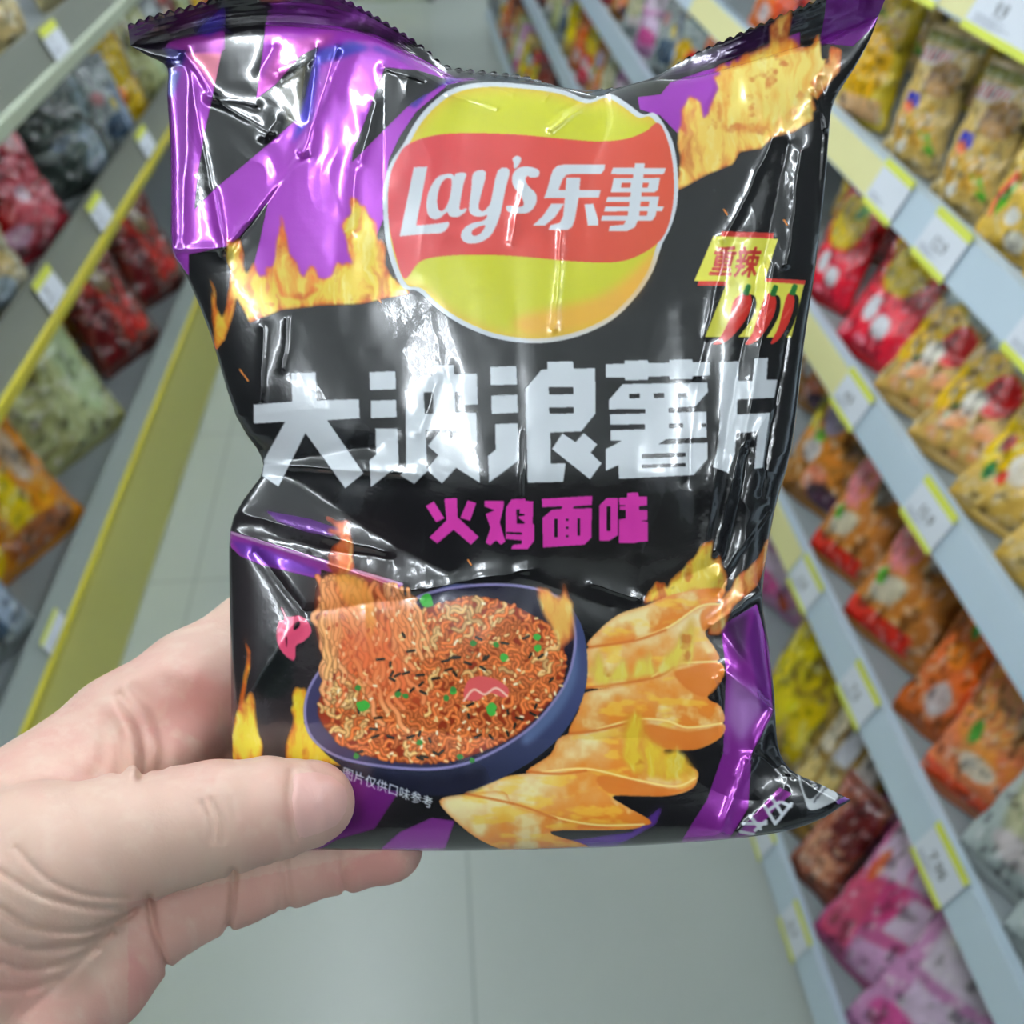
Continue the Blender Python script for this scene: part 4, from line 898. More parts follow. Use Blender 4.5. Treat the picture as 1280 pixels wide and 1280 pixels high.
def settle(root, mes, side, shelf, z):
    """rest the pouch on its shelf, behind the rail, under the next shelf and clear of its neighbours"""
    me = mes[0]
    if me.name not in _geo:
        VV, PP = [], []
        for mm in mes:
            a = np.empty(len(mm.vertices) * 3, np.float32); mm.vertices.foreach_get('co', a); n0 = sum(map(len, VV)); VV.append(a.reshape(-1, 3).astype(float))
            PP += [tuple(i + n0 for i in p.vertices) for p in mm.polygons]
        _geo[me.name] = (np.concatenate(VV), PP)
    V, Pg = _geo[me.name]
    T = RS if side == 1 else LS
    ztop = T[shelf + 1][0] - .004 if shelf + 1 < len(T) else 1.85
    xin = .031 if side == 1 else .036
    an = ANG[side]; ax = np.array((side * math.cos(an), side * math.sin(an), 0)); ay = np.array((-math.sin(an), math.cos(an), 0))
    Rm = np.array(root.rotation_euler.to_matrix()); base = np.array(root.location); s0 = root.scale[0]
    cand = [(dy, dd, s) for s in (1, .92, .85) for dd in (0, .02, .04, -.015, .07) for dy in (0, .012, -.012, .025, -.025, .045, -.045)]
    cand.sort(key=lambda c: abs(c[0]) + abs(c[1]) * .5 + (1 - c[2]) * .35)
    for dy, dd, s in cand:
        W = (V * (s0 * s)) @ Rm.T
        hh = W[:, 2].max() - W[:, 2].min() + .03
        if z + hh > ztop: continue
        p = base + ay * dy + ax * dd; p[2] = z - W[:, 2].min() + 0.001
        xs = (W + p) @ ax - CC[side]
        if xs.min() < xin: p = p + ax * (xin - xs.min()); xs = xs + (xin - xs.min())
        if xs.max() > .452: continue
        WW = W + p
        lo, hi = WW.min(0), WW.max(0); near = [q for q in PLACED if (q[1] < hi).all() and (q[2] > lo).all()]
        tr = BVHTree.FromPolygons([tuple(v) for v in WW], Pg)
        if any(tr.overlap(q[0]) for q in near): continue
        PLACED.append((tr, lo - .001, hi + .001)); root.location = tuple(p); root.scale = (s0 * s,) * 3
        return True
    # last resort: smaller until it fits
    if root.scale[0] > .72: 
        root.scale = (s0 * .85,) * 3
        return settle(root, mes, side, shelf, z)
    print('dropped', root.name, root.get('label')); return False
def pouch_mesh(key, w, h, t, spec, seed, crumple):
    NU_, NV_ = 44, 58
    u = np.linspace(0, 1, NU_); v = np.linspace(0, 1, NV_); U_, V_ = np.meshgrid(u, v)
    e = np.clip(4*U_*(1-U_), 0, 1); f = np.clip(4*V_*(1-V_), 0, 1)
    T_ = t/2 * e**.5 * f**.45
    pinch = 1 - .10 * np.sin(V_ * math.pi) 
    X_ = (U_ - .5) * w * pinch; Z_ = V_ * h
    n = (fbm(U_ * 5 + seed, V_ * 6, seed, 3) - .5); rr = 1 - abs(2 * fbm(U_ * 4 + 2*n + seed, V_ * 5 + seed, seed + 5, 3) - 1)
    am = np.clip(e * f * 4, 0, 1)
    Yf = -T_ - (n * .5 + (rr - .6) * .5) * crumple * am; Yb = T_ + n * crumple * .4 * am
    X_ = X_ + (fbm(V_ * 5 + seed, U_ * 2, seed + 8) - .5) * w * .08
    Vf = np.stack([X_, Yf, Z_], -1).reshape(-1, 3); Vb = np.stack([X_, Yb, Z_], -1).reshape(-1, 3)
    i = np.arange(NU_ * NV_).reshape(NV_, NU_); q = np.stack([i[:-1, :-1], i[:-1, 1:], i[1:, 1:], i[1:, :-1]], -1).reshape(-1, 4)
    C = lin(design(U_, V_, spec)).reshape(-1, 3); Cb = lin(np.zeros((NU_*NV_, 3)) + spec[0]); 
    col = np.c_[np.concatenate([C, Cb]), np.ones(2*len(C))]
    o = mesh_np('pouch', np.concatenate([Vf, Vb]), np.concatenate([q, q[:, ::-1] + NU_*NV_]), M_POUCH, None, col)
    return o, X_
def seal_strip(w, z0, z1, col, up):
    n = 40; u = np.linspace(-.5, .5, n) * w; tooth = np.where(np.arange(n) % 2, .0015, 0)
    V = []; 
    for d in (-.0008, .0008):
        V += [(x, d + .002*math.sin(x*90), z0) for x in u] + [(x, d + .002*math.sin(x*90), z1 + (t_ if up else -t_)) for x, t_ in zip(u, tooth)]
    V = np.array(V); i = np.arange(n); 
    Q1 = np.stack([i[:-1], i[1:], i[1:] + n, i[:-1] + n], 1); Q2 = Q1[:, ::-1] + 2*n
    Q3 = np.stack([i[:-1] + n, i[1:] + n, i[1:] + 3*n, i[:-1] + 3*n], 1)
    C = np.c_[np.tile(lin(np.array(col, float) * .92), (len(V), 1)), np.ones(len(V))]
    return mesh_np('seal', V, np.concatenate([Q1, Q2, Q3]), M_POUCH, None, C)
def product(kind, name, label, cat, side, y, shelf, w=.125, h=.2, t=.05, lean=18, depth=.05, yaw=0, roll=0, group=None, seed=1, crumple=.02, sc=1.0, lift=0, spec=None):
    w, h, t = w * 1.08, h * 1.12, t * 1.05
    key = (kind, w, h, t)
    if key not in _proto:
        o, _ = pouch_mesh(key, w, h, t, spec or DES[kind], seed, crumple)
        s1 = seal_strip(w * .97, h - .002, h + .012, (spec or DES[kind])[0], True); s2 = seal_strip(w * .97, .002, -.010, (spec or DES[kind])[0], False)
        _proto[key] = [x.data for x in (o, s1, s2)]
        for x in (o, s1, s2): bpy.data.objects.remove(x)
    z = ((RS[shelf][0] + RS[shelf][1]*.1 + .018) if side == 1 else LS[shelf][0] + .03)
    lb = R(lean)
    zb = z + (.011 * math.cos(lb) + t/2 * math.sin(lb) * .35 + .002) * sc + lift
    root = empty(name, rack_pt(side, depth, y, zb)); root.scale = (sc, sc, sc)
    M_ = Matrix.Rotation(ANG[side] + (R(-90) if side == 1 else R(90)) + R(yaw + side * YAWP), 4, 'Z') @ Matrix.Rotation(-lb, 4, 'X') @ Matrix.Rotation(R(roll), 4, 'Y')
    root.rotation_euler = M_.to_euler()
    if not settle(root, _proto[key], side, shelf, z): print('dropped', label); bpy.data.objects.remove(root); return None
    tag(root, label, cat, group)
    for nm, me in zip(('pouch', 'seal', 'seal'), _proto[key]):
        c = bpy.data.objects.new(nm, me); COL.objects.link(c); c.parent = root
    return root
DES = {
 'yellow': ((214, 190, 60), ('e', .5, .45, .38, .3, 0, (226, 176, 30)), ('e', .3, .6, .14, .14, 0, (236, 226, 140)), ('e', .4, .82, .2, .06, 0, (120, 160, 50)), ('r', .5, .1, .4, .1, 0, (232, 190, 140)), ('n', .5, .75, .4, .2, 0, (190, 150, 40))),
 'pasta_sheet': ((206, 182, 124), ('w', .5, .45, .46, .42, 0, (226, 194, 110)), ('r', .35, .82, .3, .06, 0, (236, 230, 226)), ('s', .35, .82, .28, .045, 0, (200, 50, 60)), ('e', .65, .68, .25, .14, 0, (176, 134, 70)), ('r', .3, .48, .14, .055, 0, (60, 66, 190)), ('e', .2, .3, .1, .06, 0, (238, 236, 228)), ('e', .4, .14, .1, .07, 0, (240, 238, 226)), ('e', .75, .24, .18, .05, -.6, (70, 170, 50)), ('e', .62, .36, .1, .06, 0, (240, 235, 225)), ('n', .5, .3, .4, .2, 0, (206, 160, 70)), ('e', .25, .42, .12, .04, 0, (226, 120, 80)), ('r', .5, .96, .5, .04, 0, (150, 152, 90))),
 'pasta_long': ((222, 184, 84), ('w', .5, .5, .5, .4, .3, (236, 204, 110)), ('r', .5, .82, .4, .09, 0, (240, 236, 234)), ('s', .5, .83, .36, .05, 0, (206, 44, 70)), ('r', .5, .46, .13, .07, 0, (222, 92, 100)), ('e', .15, .32, .08, .16, -.4, (226, 96, 70)), ('e', .2, .3, .05, .12, -.4, (96, 180, 40)), ('e', .4, .22, .1, .06, 0, (240, 238, 230)), ('e', .55, .08, .12, .07, 0, (238, 236, 220)), ('e', .85, .4, .07, .1, -.4, (226, 96, 70)), ('e', .8, .14, .1, .06, 0, (238, 234, 226))),
 'candy_red': ((190, 34, 44), ('e', .45, .62, .34, .24, 0, (214, 190, 50)), ('e', .62, .72, .12, .06, .4, (120, 176, 90)), ('r', .5, .2, .48, .2, 0, (222, 40, 66)), ('e', .35, .27, .13, .09, 0, (236, 236, 240)), ('e', .62, .2, .13, .08, 0, (236, 236, 240)), ('e', .45, .07, .1, .03, 0, (236, 130, 150)), ('n', .5, .9, .5, .1, 0, (120, 20, 28))),
 'chips_rooster': ((206, 172, 100), ('r', .62, .8, .4, .2, 0, (20, 58, 50)), ('r', .5, .66, .42, .1, -.15, (196, 212, 210)), ('n', .5, .66, .42, .1, 0, (150, 170, 176)), ('e', .3, .4, .3, .17, .5, (230, 188, 24)), ('n', .28, .42, .26, .06, .5, (90, 70, 20)), ('e', .62, .4, .16, .12, 0, (214, 36, 40)), ('e', .44, .3, .12, .09, 0, (238, 232, 216)), ('e', .3, .22, .06, .05, 0, (60, 140, 80)), ('n', .5, .14, .4, .12, 0, (226, 160, 110)), ('e', .6, .9, .26, .06, 0, (206, 140, 30))),
 'chips_yellow': ((206, 172, 90), ('r', .6, .82, .4, .18, 0, (30, 66, 56)), ('r', .55, .68, .42, .09, -.1, (200, 214, 214)), ('n', .55, .68, .42, .09, 0, (150, 170, 176)), ('e', .32, .44, .32, .18, .6, (234, 196, 20)), ('e', .2, .36, .07, .05, 0, (170, 50, 20)), ('e', .42, .56, .07, .05, 0, (170, 40, 20)), ('e', .66, .4, .17, .12, 0, (220, 44, 40)), ('e', .48, .28, .13, .09, 0, (236, 226, 206)), ('e', .22, .2, .06, .05, 0, (60, 140, 80)), ('e', .36, .2, .05, .04, 0, (214, 80, 60))),
 'snack_brown': ((176, 122, 60), ('n', .5, .5, .45, .4, 0, (214, 140, 60)), ('e', .4, .55, .16, .12, 0, (170, 160, 190)), ('e', .25, .66, .1, .08, 0, (230, 150, 50)), ('e', .3, .3, .12, .08, 0, (220, 214, 214)), ('e', .5, .16, .16, .09, 0, (224, 140, 110)), ('e', .66, .08, .2, .08, 0, (90, 60, 80)), ('e', .3, .4, .08, .04, 0, (110, 170, 60)), ('r', .1, .6, .1, .2, 0, (216, 200, 80)), ('n', .6, .85, .4, .14, 0, (110, 84, 60))),
 'snack_pink': ((198, 130, 66), ('r', .5, .85, .5, .17, 0, (196, 24, 34)), ('e', .45, .66, .06, .1, .4, (180, 110, 110)), ('e', .3, .52, .26, .17, 0, (238, 150, 156)), ('n', .6, .4, .3, .26, 0, (216, 140, 50)), ('e', .66, .56, .12, .1, 0, (150, 140, 130)), ('e', .35, .26, .22, .08, .2, (224, 214, 190)), ('e', .2, .3, .07, .05, 0, (100, 170, 60)), ('r', .4, .06, .4, .07, 0, (220, 50, 36))),
 'snack_orange': ((206, 110, 50), ('n', .5, .5, .45, .4, 0, (226, 120, 70)), ('r', .55, .62, .07, .3, .1, (228, 104, 24)), ('e', .3, .44, .13, .07, 0, (236, 134, 40)), ('e', .35, .6, .06, .05, 0, (70, 150, 50)), ('e', .8, .3, .2, .2, 0, (214, 84, 40)), ('e', .4, .2, .14, .1, 0, (206, 190, 190)), ('r', .5, .93, .5, .07, 0, (150, 90, 50)), ('e', .7, .8, .2, .1, 0, (150, 116, 70))),
 'noodle_orange': ((224, 132, 90), ('n', .5, .55, .45, .36, 0, (228, 150, 70)), ('w', .45, .55, .3, .2, .4, (236, 176, 110)), ('e', .3, .42, .07, .07, 0, (80, 150, 60)), ('e', .5, .25, .22, .07, 0, (236, 220, 200)), ('r', .5, .05, .5, .06, 0, (232, 90, 50)), ('e', .7, .8, .14, .1, 0, (180, 180, 186))),
 'nut_pouch': ((184, 194, 192), ('e', .42, .45, .32, .28, .2, (186, 186, 150)), ('n', .42, .45, .3, .26, .2, (214, 212, 180)), ('e', .7, .5, .09, .16, .3, (120, 134, 140)), ('e', .5, .16, .3, .06, 0, (214, 206, 206)), ('n', .5, .85, .4, .1, 0, (206, 180, 176))),
 'banana_yellow': ((186, 158, 84), ('e', .35, .5, .26, .34, .2, (232, 214, 16)), ('e', .7, .35, .14, .3, .1, (224, 200, 20)), ('n', .6, .7, .4, .3, 0, (140, 116, 40)), ('r', .5, .95, .5, .06, 0, (214, 188, 120))),
 'rolls': ((150, 120, 60), ('r', .2, .75, .11, .17, 0, (226, 214, 190)), ('r', .5, .75, .11, .17, 0, (204, 206, 214)), ('r', .8, .75, .11, .17, 0, (226, 220, 214)), ('r', .2, .35, .11, .17, 0, (220, 196, 130)), ('r', .5, .35, .11, .17, 0, (226, 204, 140)), ('r', .8, .35, .11, .17, 0, (206, 208, 214)), ('r', .5, .04, .5, .05, 0, (180, 140, 60))),
 'dried_brown': ((150, 84, 66), ('w', .5, .5, .4, .4, 0, (196, 130, 100)), ('e', .7, .7, .3, .3, 0, (104, 34, 36)), ('n', .5, .3, .4, .3, 0, (214, 160, 130))),
 'pink_roll': ((206, 110, 160), ('r', .3, .62, .2, .13, .1, (232, 206, 232)), ('r', .72, .66, .18, .1, .1, (214, 190, 214)), ('r', .75, .42, .17, .1, .1, (232, 214, 232)), ('e', .35, .35, .3, .12, .5, (196, 70, 126)), ('r', .2, .25, .18, .2, .2, (206, 80, 120)), ('e', .18, .5, .06, .1, -.4, (206, 90, 50)), ('n', .5, .88, .5, .12, 0, (226, 190, 220)), ('r', .7, .14, .26, .1, .2, (226, 180, 220))),
 'pink_plain': ((208, 150, 196), ('r', .5, .6, .3, .1, .1, (236, 222, 238)), ('r', .55, .35, .3, .1, .1, (228, 206, 230)), ('e', .4, .18, .3, .1, 0, (216, 90, 160)), ('e', .75, .12, .08, .08, 0, (196, 80, 50)), ('n', .5, .85, .5, .14, 0, (190, 150, 200))),
 'blue_orange': ((206, 140, 84), ('r', .15, .5, .16, .5, .1, (54, 60, 150)), ('e', .6, .6, .26, .2, 0, (222, 140, 80)), ('e', .55, .35, .16, .14, 0, (236, 214, 190)), ('r', .8, .12, .22, .12, 0, (60, 70, 170)), ('e', .8, .8, .14, .14, 0, (200, 60, 50))),
 'l_yellow': ((196, 160, 24), ('n', .5, .5, .45, .45, 0, (206, 178, 30)), ('e', .3, .35, .06, .3, 0, (90, 60, 20)), ('e', .2, .6, .12, .3, 0, (170, 100, 30)), ('e', .5, .3, .1, .1, 0, (220, 130, 60)), ('e', .7, .6, .24, .26, 0, (206, 176, 20))),
 'l_silver': ((64, 74, 70), ('e', .65, .3, .16, .22, 0, (170, 186, 200)), ('e', .35, .4, .16, .06, 0, (140, 156, 170)), ('n', .5, .6, .5, .4, 0, (96, 110, 104)), ('e', .8, .7, .08, .2, 0, (140, 156, 160))),
 'l_red': ((150, 40, 50), ('n', .5, .5, .5, .5, 0, (206, 100, 110)), ('n', .6, .5, .4, .45, 0, (220, 140, 150)), ('e', .25, .35, .2, .16, 0, (170, 20, 24)), ('e', .6, .4, .07, .06, 0, (230, 200, 214)), ('e', .8, .75, .08, .08, 0, (226, 180, 180)), ('e', .4, .15, .14, .08, 0, (190, 150, 170))),
 'l_darkred': ((96, 44, 36), ('n', .5, .5, .5, .5, 0, (150, 60, 50)), ('r', .4, .4, .06, .3, .5, (190, 50, 40)), ('r', .65, .35, .05, .24, -.6, (206, 60, 60)), ('e', .7, .2, .1, .06, 0, (226, 60, 50)), ('e', .5, .6, .14, .1, 0, (140, 120, 90)), ('r', .2, .3, .12, .24, 0, (120, 24, 30))),
 'l_green': ((170, 172, 116), ('n', .5, .5, .5, .5, 0, (196, 204, 150)), ('w', .6, .5, .3, .45, .3, (206, 216, 170)), ('e', .3, .7, .14, .2, 0, (120, 116, 60)), ('e', .75, .5, .16, .34, 0, (196, 214, 170))),
 'l_orange': ((206, 132, 30), ('n', .5, .5, .5, .5, 0, (222, 160, 40)), ('e', .5, .35, .12, .24, .2, (226, 200, 30)), ('e', .25, .45, .18, .16, 0, (170, 80, 24)), ('e', .75, .55, .1, .2, 0, (206, 180, 150)), ('e', .6, .1, .3, .1, 0, (160, 96, 50)), ('e', .7, .85, .2, .12, 0, (224, 130, 10)), ('e', .15, .15, .12, .14, 0, (226, 190, 20))),
 'l_clear': ((150, 160, 160), ('n', .5, .5, .5, .5, 0, (196, 206, 206)), ('e', .3, .6, .14, .08, 0, (200, 150, 150)), ('e', .6, .5, .08, .08, 0, (210, 190, 90)), ('e', .5, .25, .3, .14, 0, (70, 90, 110)), ('r', .8, .4, .12, .3, .2, (170, 186, 206))),
 'l_cream': ((206, 200, 170), ('e', .4, .7, .3, .22, 0, (222, 222, 206)), ('e', .5, .4, .3, .16, 0, (206, 184, 126)), ('e', .4, .15, .24, .14, 0, (190, 206, 214))),
 'l_tan': ((170, 160, 120), ('n', .5, .5, .5, .5, 0, (200, 180, 130)), ('e', .3, .8, .2, .16, 0, (206, 180, 40)), ('e', .6, .7, .1, .24, 0, (214, 140, 60))),
}
def yy(px, py, side, dx): return hit_y(px, py, side, dx)[0]
def put(kind, name, label, cat, side, px, py, shelf, dx=.05, **k):
    zt0 = (RS[shelf][0] + RS[shelf][1]*.1 + .018) if side == 1 else LS[shelf][0] + .03
    bt = BOT.get((px, py))
    if bt:
        y = yy(bt[0], bt[1], side, .05 if side == 1 else .075)
    else: y = yy(px, py, side, dx + k.get('lean', 18) / 400)
    product(kind, name, label, cat, side, y, shelf, depth=dx, **k)
BOT = {(1078, 115): (1062, 192), (1152, 170): (1120, 258), (1216, 205): (1182, 310), (1262, 300): (1235, 392), (1330, 400): (1290, 470),
       (1028, 360): (1012, 440), (1085, 345): (1050, 430), (1100, 425): (1072, 462), (1150, 440): (1108, 530), (1190, 530): (1150, 600), (1240, 640): (1200, 685), (1285, 760): (1250, 785),
       (1012, 600): (990, 668), (1062, 690): (1030, 742), (1120, 770): (1080, 822), (1212, 850): (1150, 915), (1158, 940): (1150, 1005), (1222, 1010): (1205, 1085), (1268, 1130): (1258, 1200),
       (978, 790): (965, 880), (1035, 950): (1012, 960), (1010, 1062): (1000, 1092), (1085, 1110): (1052, 1200), (1180, 1230): (1108, 1290),
       (165, 92): (160, 150), (105, 190): (115, 240), (45, 275): (62, 345), (10, 370): (20, 415), (185, 260): (200, 330), (168, 340): (165, 410), (105, 480): (130, 590), (48, 640): (80, 745), (5, 830): (30, 900)}
# right rack, top shelf
put('blue_orange', 'snack_pouch', 'snack pouch with blue side band at the top right corner, left one', 'snack pouch', 1, 1210, 14, 4, w=.12, h=.2, lean=10)
put('blue_orange', 'snack_pouch', 'snack pouch with blue side band at the top right corner, right one', 'snack pouch', 1, 1275, 40, 4, w=.12, h=.2, lean=10, yaw=6)
# fourth shelf: pasta
put('yellow', 'pasta_bag', 'yellow bag at the left end of the pasta shelf, beside the packet', 'pasta bag', 1, 1078, 115, 3, w=.125, h=.19, t=.06, lean=12)
put('pasta_sheet', 'pasta_bag', 'clear bag of pasta with a blue square, beside the yellow bag', 'pasta bag', 1, 1152, 170, 3, w=.125, h=.2, t=.05, lean=16)
put('pasta_sheet', 'pasta_bag', 'clear bag of pasta half covered by the yellow noodle bag in front', 'pasta bag', 1, 1216, 205, 3, w=.125, h=.2, t=.05, lean=16, yaw=-4)
put('pasta_long', 'pasta_bag', 'bag of long yellow noodles with red and white label at the right frame edge', 'pasta bag', 1, 1262, 300, 3, w=.135, h=.2, t=.05, lean=20, dx=.035)
put('pasta_long', 'pasta_bag', 'bag of long noodles cut by the right frame edge below the labelled one', 'pasta bag', 1, 1330, 400, 3, w=.135, h=.2, t=.05, lean=20, dx=.035)
# third shelf
put('candy_red', 'candy_bag', 'red and yellow candy bag touching the packet edge, leftmost of the red ones', 'candy bag', 1, 1028, 360, 2, w=.11, h=.2, t=.05, lean=24, dx=.03)
put('candy_red', 'candy_bag', 'dark red candy bag leaning between the two bright candy bags', 'candy bag', 1, 1085, 345, 2, w=.105, h=.19, t=.04, lean=30, dx=.1)
put('candy_red', 'candy_bag', 'red candy bag with two white spots beside the green chips bags', 'candy bag', 1, 1100, 425, 2, w=.12, h=.19, t=.05, lean=34, dx=.03, yaw=-8)
for px, py, kd, lb, dd in ((1150, 440, 'chips_rooster', 'chips bag with green top and red spot, farthest of the chips row', .04), (1190, 530, 'chips_rooster', 'chips bag with green top and red spot, second from the candy bags', .035), (1240, 640, 'chips_yellow', 'chips bag with two dark red dots above the bold price tag', .035), (1285, 760, 'chips_yellow', 'chips bag with yellow patch cut by the right frame edge', .035)):
    put(kd, 'chips_bag', lb, 'chips bag', 1, px, py, 2, dx=dd, w=.13, h=.2, t=.055, lean=38)
for px, py in ((1215, 420), (1262, 530)):
    put('chips_rooster', 'chips_bag', 'chips bag in the back row, seen just under the rail near the right edge' if px == 1215 else 'chips bag in the back row behind the two nearest chips bags', 'chips bag', 1, px, py, 2, dx=.15, w=.13, h=.21, t=.05, lean=20)
# second shelf
put('snack_brown', 'snack_pouch', 'brown snack pouch right beside the packet, above the tan pouch with yellow patches', 'snack pouch', 1, 1012, 600, 1, w=.15, h=.23, t=.06, lean=26, dx=.03)
put('snack_brown', 'snack_pouch', 'dull brown pouch in the shadow behind the brown snack pouch', 'snack pouch', 1, 1035, 540, 1, w=.15, h=.24, t=.05, lean=16, dx=.16)
put('snack_pink', 'snack_pouch', 'pink and orange pouch with red top, left of the two red topped ones', 'snack pouch', 1, 1062, 690, 1, w=.13, h=.26, t=.06, lean=28, dx=.035)
put('snack_pink', 'snack_pouch', 'pink and orange pouch with red top, right of the two red topped ones', 'snack pouch', 1, 1120, 770, 1, w=.15, h=.28, t=.07, lean=30, dx=.03)
put('snack_orange', 'snack_pouch', 'bright orange pouch between the red topped pouch and the pale nut pouch', 'snack pouch', 1, 1212, 850, 1, w=.15, h=.28, t=.06, lean=26, dx=.07)
put('noodle_orange', 'snack_pouch', 'small orange noodle pouch standing at the front of the lower white rail', 'snack pouch', 1, 1158, 940, 1, w=.11, h=.19, t=.05, lean=24, dx=.025, yaw=4)
put('nut_pouch', 'nut_pouch', 'translucent pouch of pale green nuts right of the orange noodle pouch', 'nut pouch', 1, 1222, 1010, 1, w=.11, h=.24, t=.045, lean=30, dx=.025)
put('nut_pouch', 'nut_pouch', 'translucent pouch of pale nuts at the right frame edge, lower one', 'nut pouch', 1, 1268, 1130, 1, w=.12, h=.24, t=.045, lean=30, dx=.025)
put('nut_pouch', 'nut_pouch', 'translucent pouch of pale nuts at the right frame edge, behind', 'nut pouch', 1, 1300, 1000, 1, w=.12, h=.25, t=.045, lean=22, dx=.12)
# lowest shelf
put('banana_yellow', 'snack_pouch', 'tan pouch with yellow patches beside the right edge of the packet', 'snack pouch', 1, 978, 790, 0, w=.17, h=.3, t=.07, lean=24, dx=.06)
put('rolls', 'cookie_pack', 'pack of small rolls with pale ends above the turned packet corner', 'cookie pack', 1, 1035, 950, 0, w=.14, h=.24, t=.06, lean=30, dx=.05)
put('dried_brown', 'snack_pouch', 'reddish brown pouch low beside the turned packet corner', 'snack pouch', 1, 1010, 1062, 0, w=.09, h=.17, t=.045, lean=26, dx=.02)
put('pink_roll', 'candy_bag', 'pink bag with pale wrapped rolls below the lower white rail', 'candy bag', 1, 1085, 1110, 0, w=.15, h=.31, t=.07, lean=28, dx=.05)
put('pink_plain', 'candy_bag', 'lilac bag of wrapped rolls at the bottom edge, left of the white rail', 'candy bag', 1, 1180, 1230, 0, w=.17, h=.31, t=.08, lean=30, dx=.06)
put('pink_plain', 'candy_bag', 'lilac bag behind the pink ones, under the lower white rail', 'candy bag', 1, 1150, 1120, 0, w=.16, h=.32, t=.07, lean=20, dx=.2)
put('pink_roll', 'candy_bag', 'pink bag in the back row at the bottom edge', 'candy bag', 1, 1250, 1270, 0, w=.17, h=.33, t=.07, lean=20, dx=.2)
put('rolls', 'cookie_pack', 'pack of rolls standing in the shadow of the rack behind the front pack', 'cookie pack', 1, 1050, 880, 0, w=.16, h=.3, t=.07, lean=16, dx=.22)
put('snack_orange', 'snack_pouch', 'orange pouch in the back row behind the orange noodle pouch', 'snack pouch', 1, 1225, 905, 1, w=.15, h=.24, t=.05, lean=16, dx=.2)
put('snack_pink', 'snack_pouch', 'red topped pouch in the back row of the second lowest shelf', 'snack pouch', 1, 1130, 690, 1, w=.14, h=.24, t=.05, lean=14, dx=.2)
# left rack
for a in ((165, 92, 1, 'l_yellow', 'yellow pouch under the pale shelf edge, behind the packet corner', .23, .24, 20, .05), (105, 190, 1, 'l_silver', 'dark clear bag with silver glints beside the yellow pouch', .23, .22, 16, .05), (45, 275, 1, 'l_red', 'bag of red wrapped candies at the left frame edge', .25, .23, 26, .03), (10, 370, 1, 'l_cream', 'cream and white pouch cut by the left frame edge', .14, .16, 24, .03),
          (185, 260, 0, 'l_darkred', 'dull red pouch behind the yellow shelf edge, farther one', .19, .3, 22, .08), (168, 340, 0, 'l_darkred', 'dark red pouch with bright red strokes beside the pale green bag', .2, .29, 28, .03), (105, 480, 0, 'l_green', 'pale green bag below the yellow shelf edge', .26, .31, 26, .04), (48, 640, 0, 'l_orange', 'orange and yellow crumpled pouch at the left frame edge', .26, .31, 28, .04), (5, 830, 0, 'l_clear', 'clear bag with dark contents at the left edge above the wrist', .2, .24, 24, .03),
          (8, 50, 2, 'l_tan', 'tan pouch with yellow patches at the top left corner', .18, .2, 12, .03), (100, -30, 2, 'l_tan', 'tan pouch at the top edge beyond the corner one', .18, .2, 12, .03)):
    put(a[3], 'snack_pouch', a[4], 'snack pouch', -1, a[0], a[1], a[2], w=a[5], h=a[6], t=.09, lean=a[7], dx=a[8], crumple=.05)
# far stretch of both racks
from bpy_extras.object_utils import world_to_camera_view
def seen(p, pad=.0):
    q = CM.inverted() @ (Vector(p) - EYE)
    if q.z > -.05: return None
    return 640 + q.x / -q.z * F, 640 - q.y / -q.z * F
FAR = {1: ['candy_red', 'snack_orange', 'chips_rooster', 'banana_yellow', 'l_clear', 'pink_plain', 'l_green', 'nut_pouch', 'snack_brown', 'l_darkred'], -1: ['l_tan', 'l_green', 'l_orange', 'l_clear', 'l_darkred']}
NAMEC = {'candy_red': 'red', 'snack_orange': 'orange', 'chips_rooster': 'green topped', 'banana_yellow': 'yellow and tan', 'l_clear': 'clear grey', 'pink_plain': 'lilac', 'l_green': 'pale green', 'nut_pouch': 'whitish', 'snack_brown': 'brown', 'l_darkred': 'dark red', 'l_tan': 'tan', 'l_orange': 'orange'}
BACK = {1: {0: ['pink_plain', 'dried_brown', 'rolls'], 1: ['snack_brown', 'snack_orange'], 2: ['chips_yellow', 'l_darkred'], 3: ['pasta_sheet', 'yellow'], 4: ['l_tan']}, -1: {0: ['l_green', 'l_darkred', 'l_orange'], 1: ['l_silver', 'l_red', 'l_yellow'], 2: ['l_tan']}}
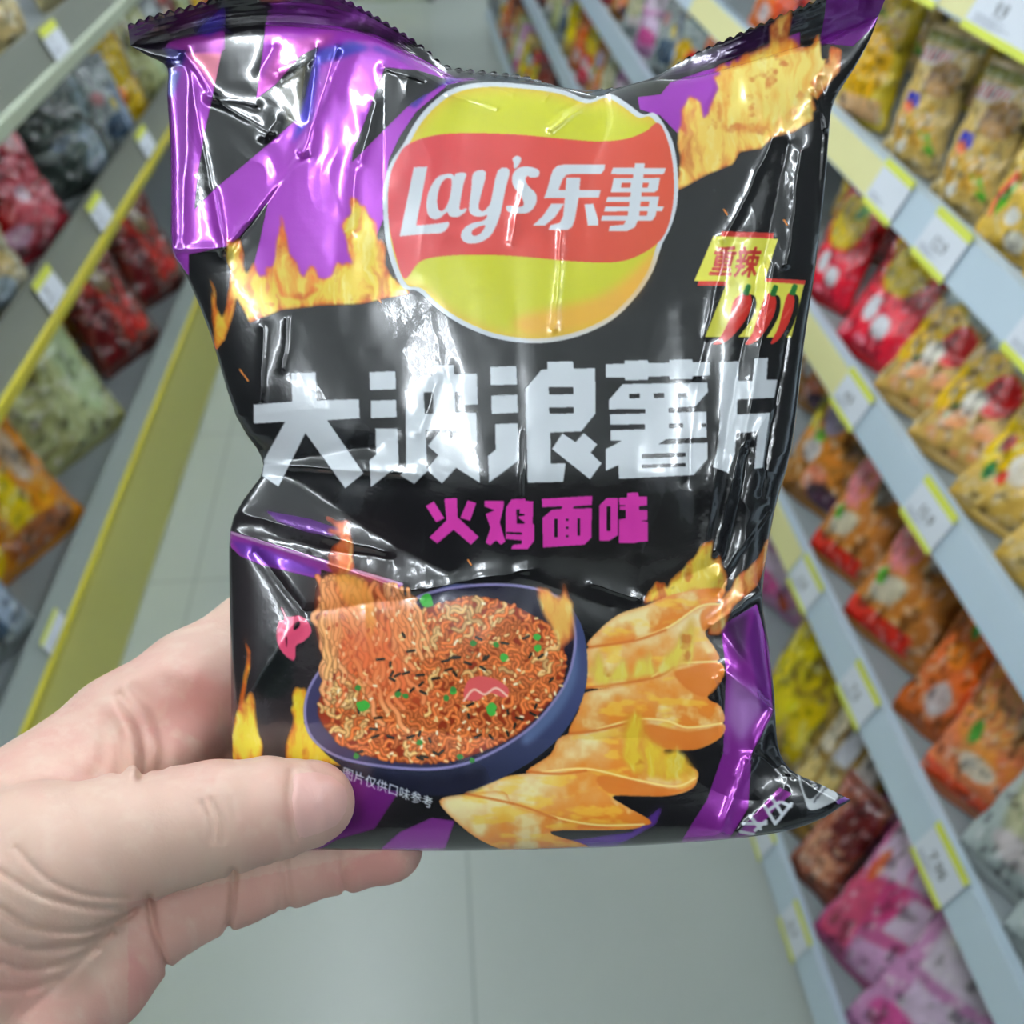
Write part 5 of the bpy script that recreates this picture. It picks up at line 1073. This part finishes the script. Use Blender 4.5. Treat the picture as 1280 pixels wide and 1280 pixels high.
NB = {'pink_plain': 'lilac', 'dried_brown': 'reddish brown', 'rolls': 'tan', 'snack_brown': 'brown', 'snack_orange': 'orange', 'chips_yellow': 'golden', 'l_darkred': 'dark red', 'pasta_sheet': 'beige', 'yellow': 'yellow', 'l_tan': 'tan', 'l_green': 'pale green', 'l_orange': 'orange', 'l_silver': 'dark clear', 'l_red': 'red', 'l_yellow': 'yellow'}
for side in (1, -1):
    for si, kds in BACK[side].items():
        y, k = (.45 if side == 1 else .95), 0
        while y < (1.6 if side == 1 else 2.5):
            kd = kds[k % len(kds)]; q = seen(rack_pt(side, .2, y, (RS if side == 1 else LS)[si][0] + .15))
            if q and -90 < q[0] < 1370 and -60 < q[1] < 1340 and (q[0] > 930 or q[0] < 290):
                lab = '%s pouch in the dim back row of the %s %s shelf' % (NB[kd], {1: ('lowest', 'second lowest', 'middle', 'second highest', 'highest'), -1: ('lowest', 'middle', 'highest')}[side][si], 'right' if side == 1 else 'left')
                product(kd, 'snack_pouch', lab, 'snack pouch', side, y, si, w=.16, h=.2 if si > 0 else .26, t=.06, lean=12, depth=.2 if side == 1 else .24, group=lab)
            y += .175; k += 1
ORD = ['lowest', 'second lowest', 'middle', 'second highest', 'highest']
cnt = {}
for side in (1, -1):
    for si in range(5 if side == 1 else 3):
        y = 1.5 if side == 1 else 2.55
        k = si * 3
        while y < 6.4:
            w_ = .15; zc = (RS if side == 1 else LS)[si][0] + .14
            q = seen(rack_pt(side, .1, y, zc)); 
            ok = q and -60 < q[0] < 1340 and -60 < q[1] < 130 and (q[0] > 560 or q[0] < 250)
            kd = FAR[side][k % len(FAR[side])]
            if ok:
                lab = 'distant %s pouch on the %s shelf, %s rack beyond the packet' % (NAMEC[kd], ORD[si] if side == 1 else ('lowest', 'middle', 'highest')[si], 'right' if side == 1 else 'left')
                product(kd, 'snack_pouch', lab, 'snack pouch', side, y, si, w=.15, h=.19, t=.06, lean=18, depth=.04, group='distant pouches: ' + lab[8:])
            y += .165; k += 1 if (k % 3) else 2
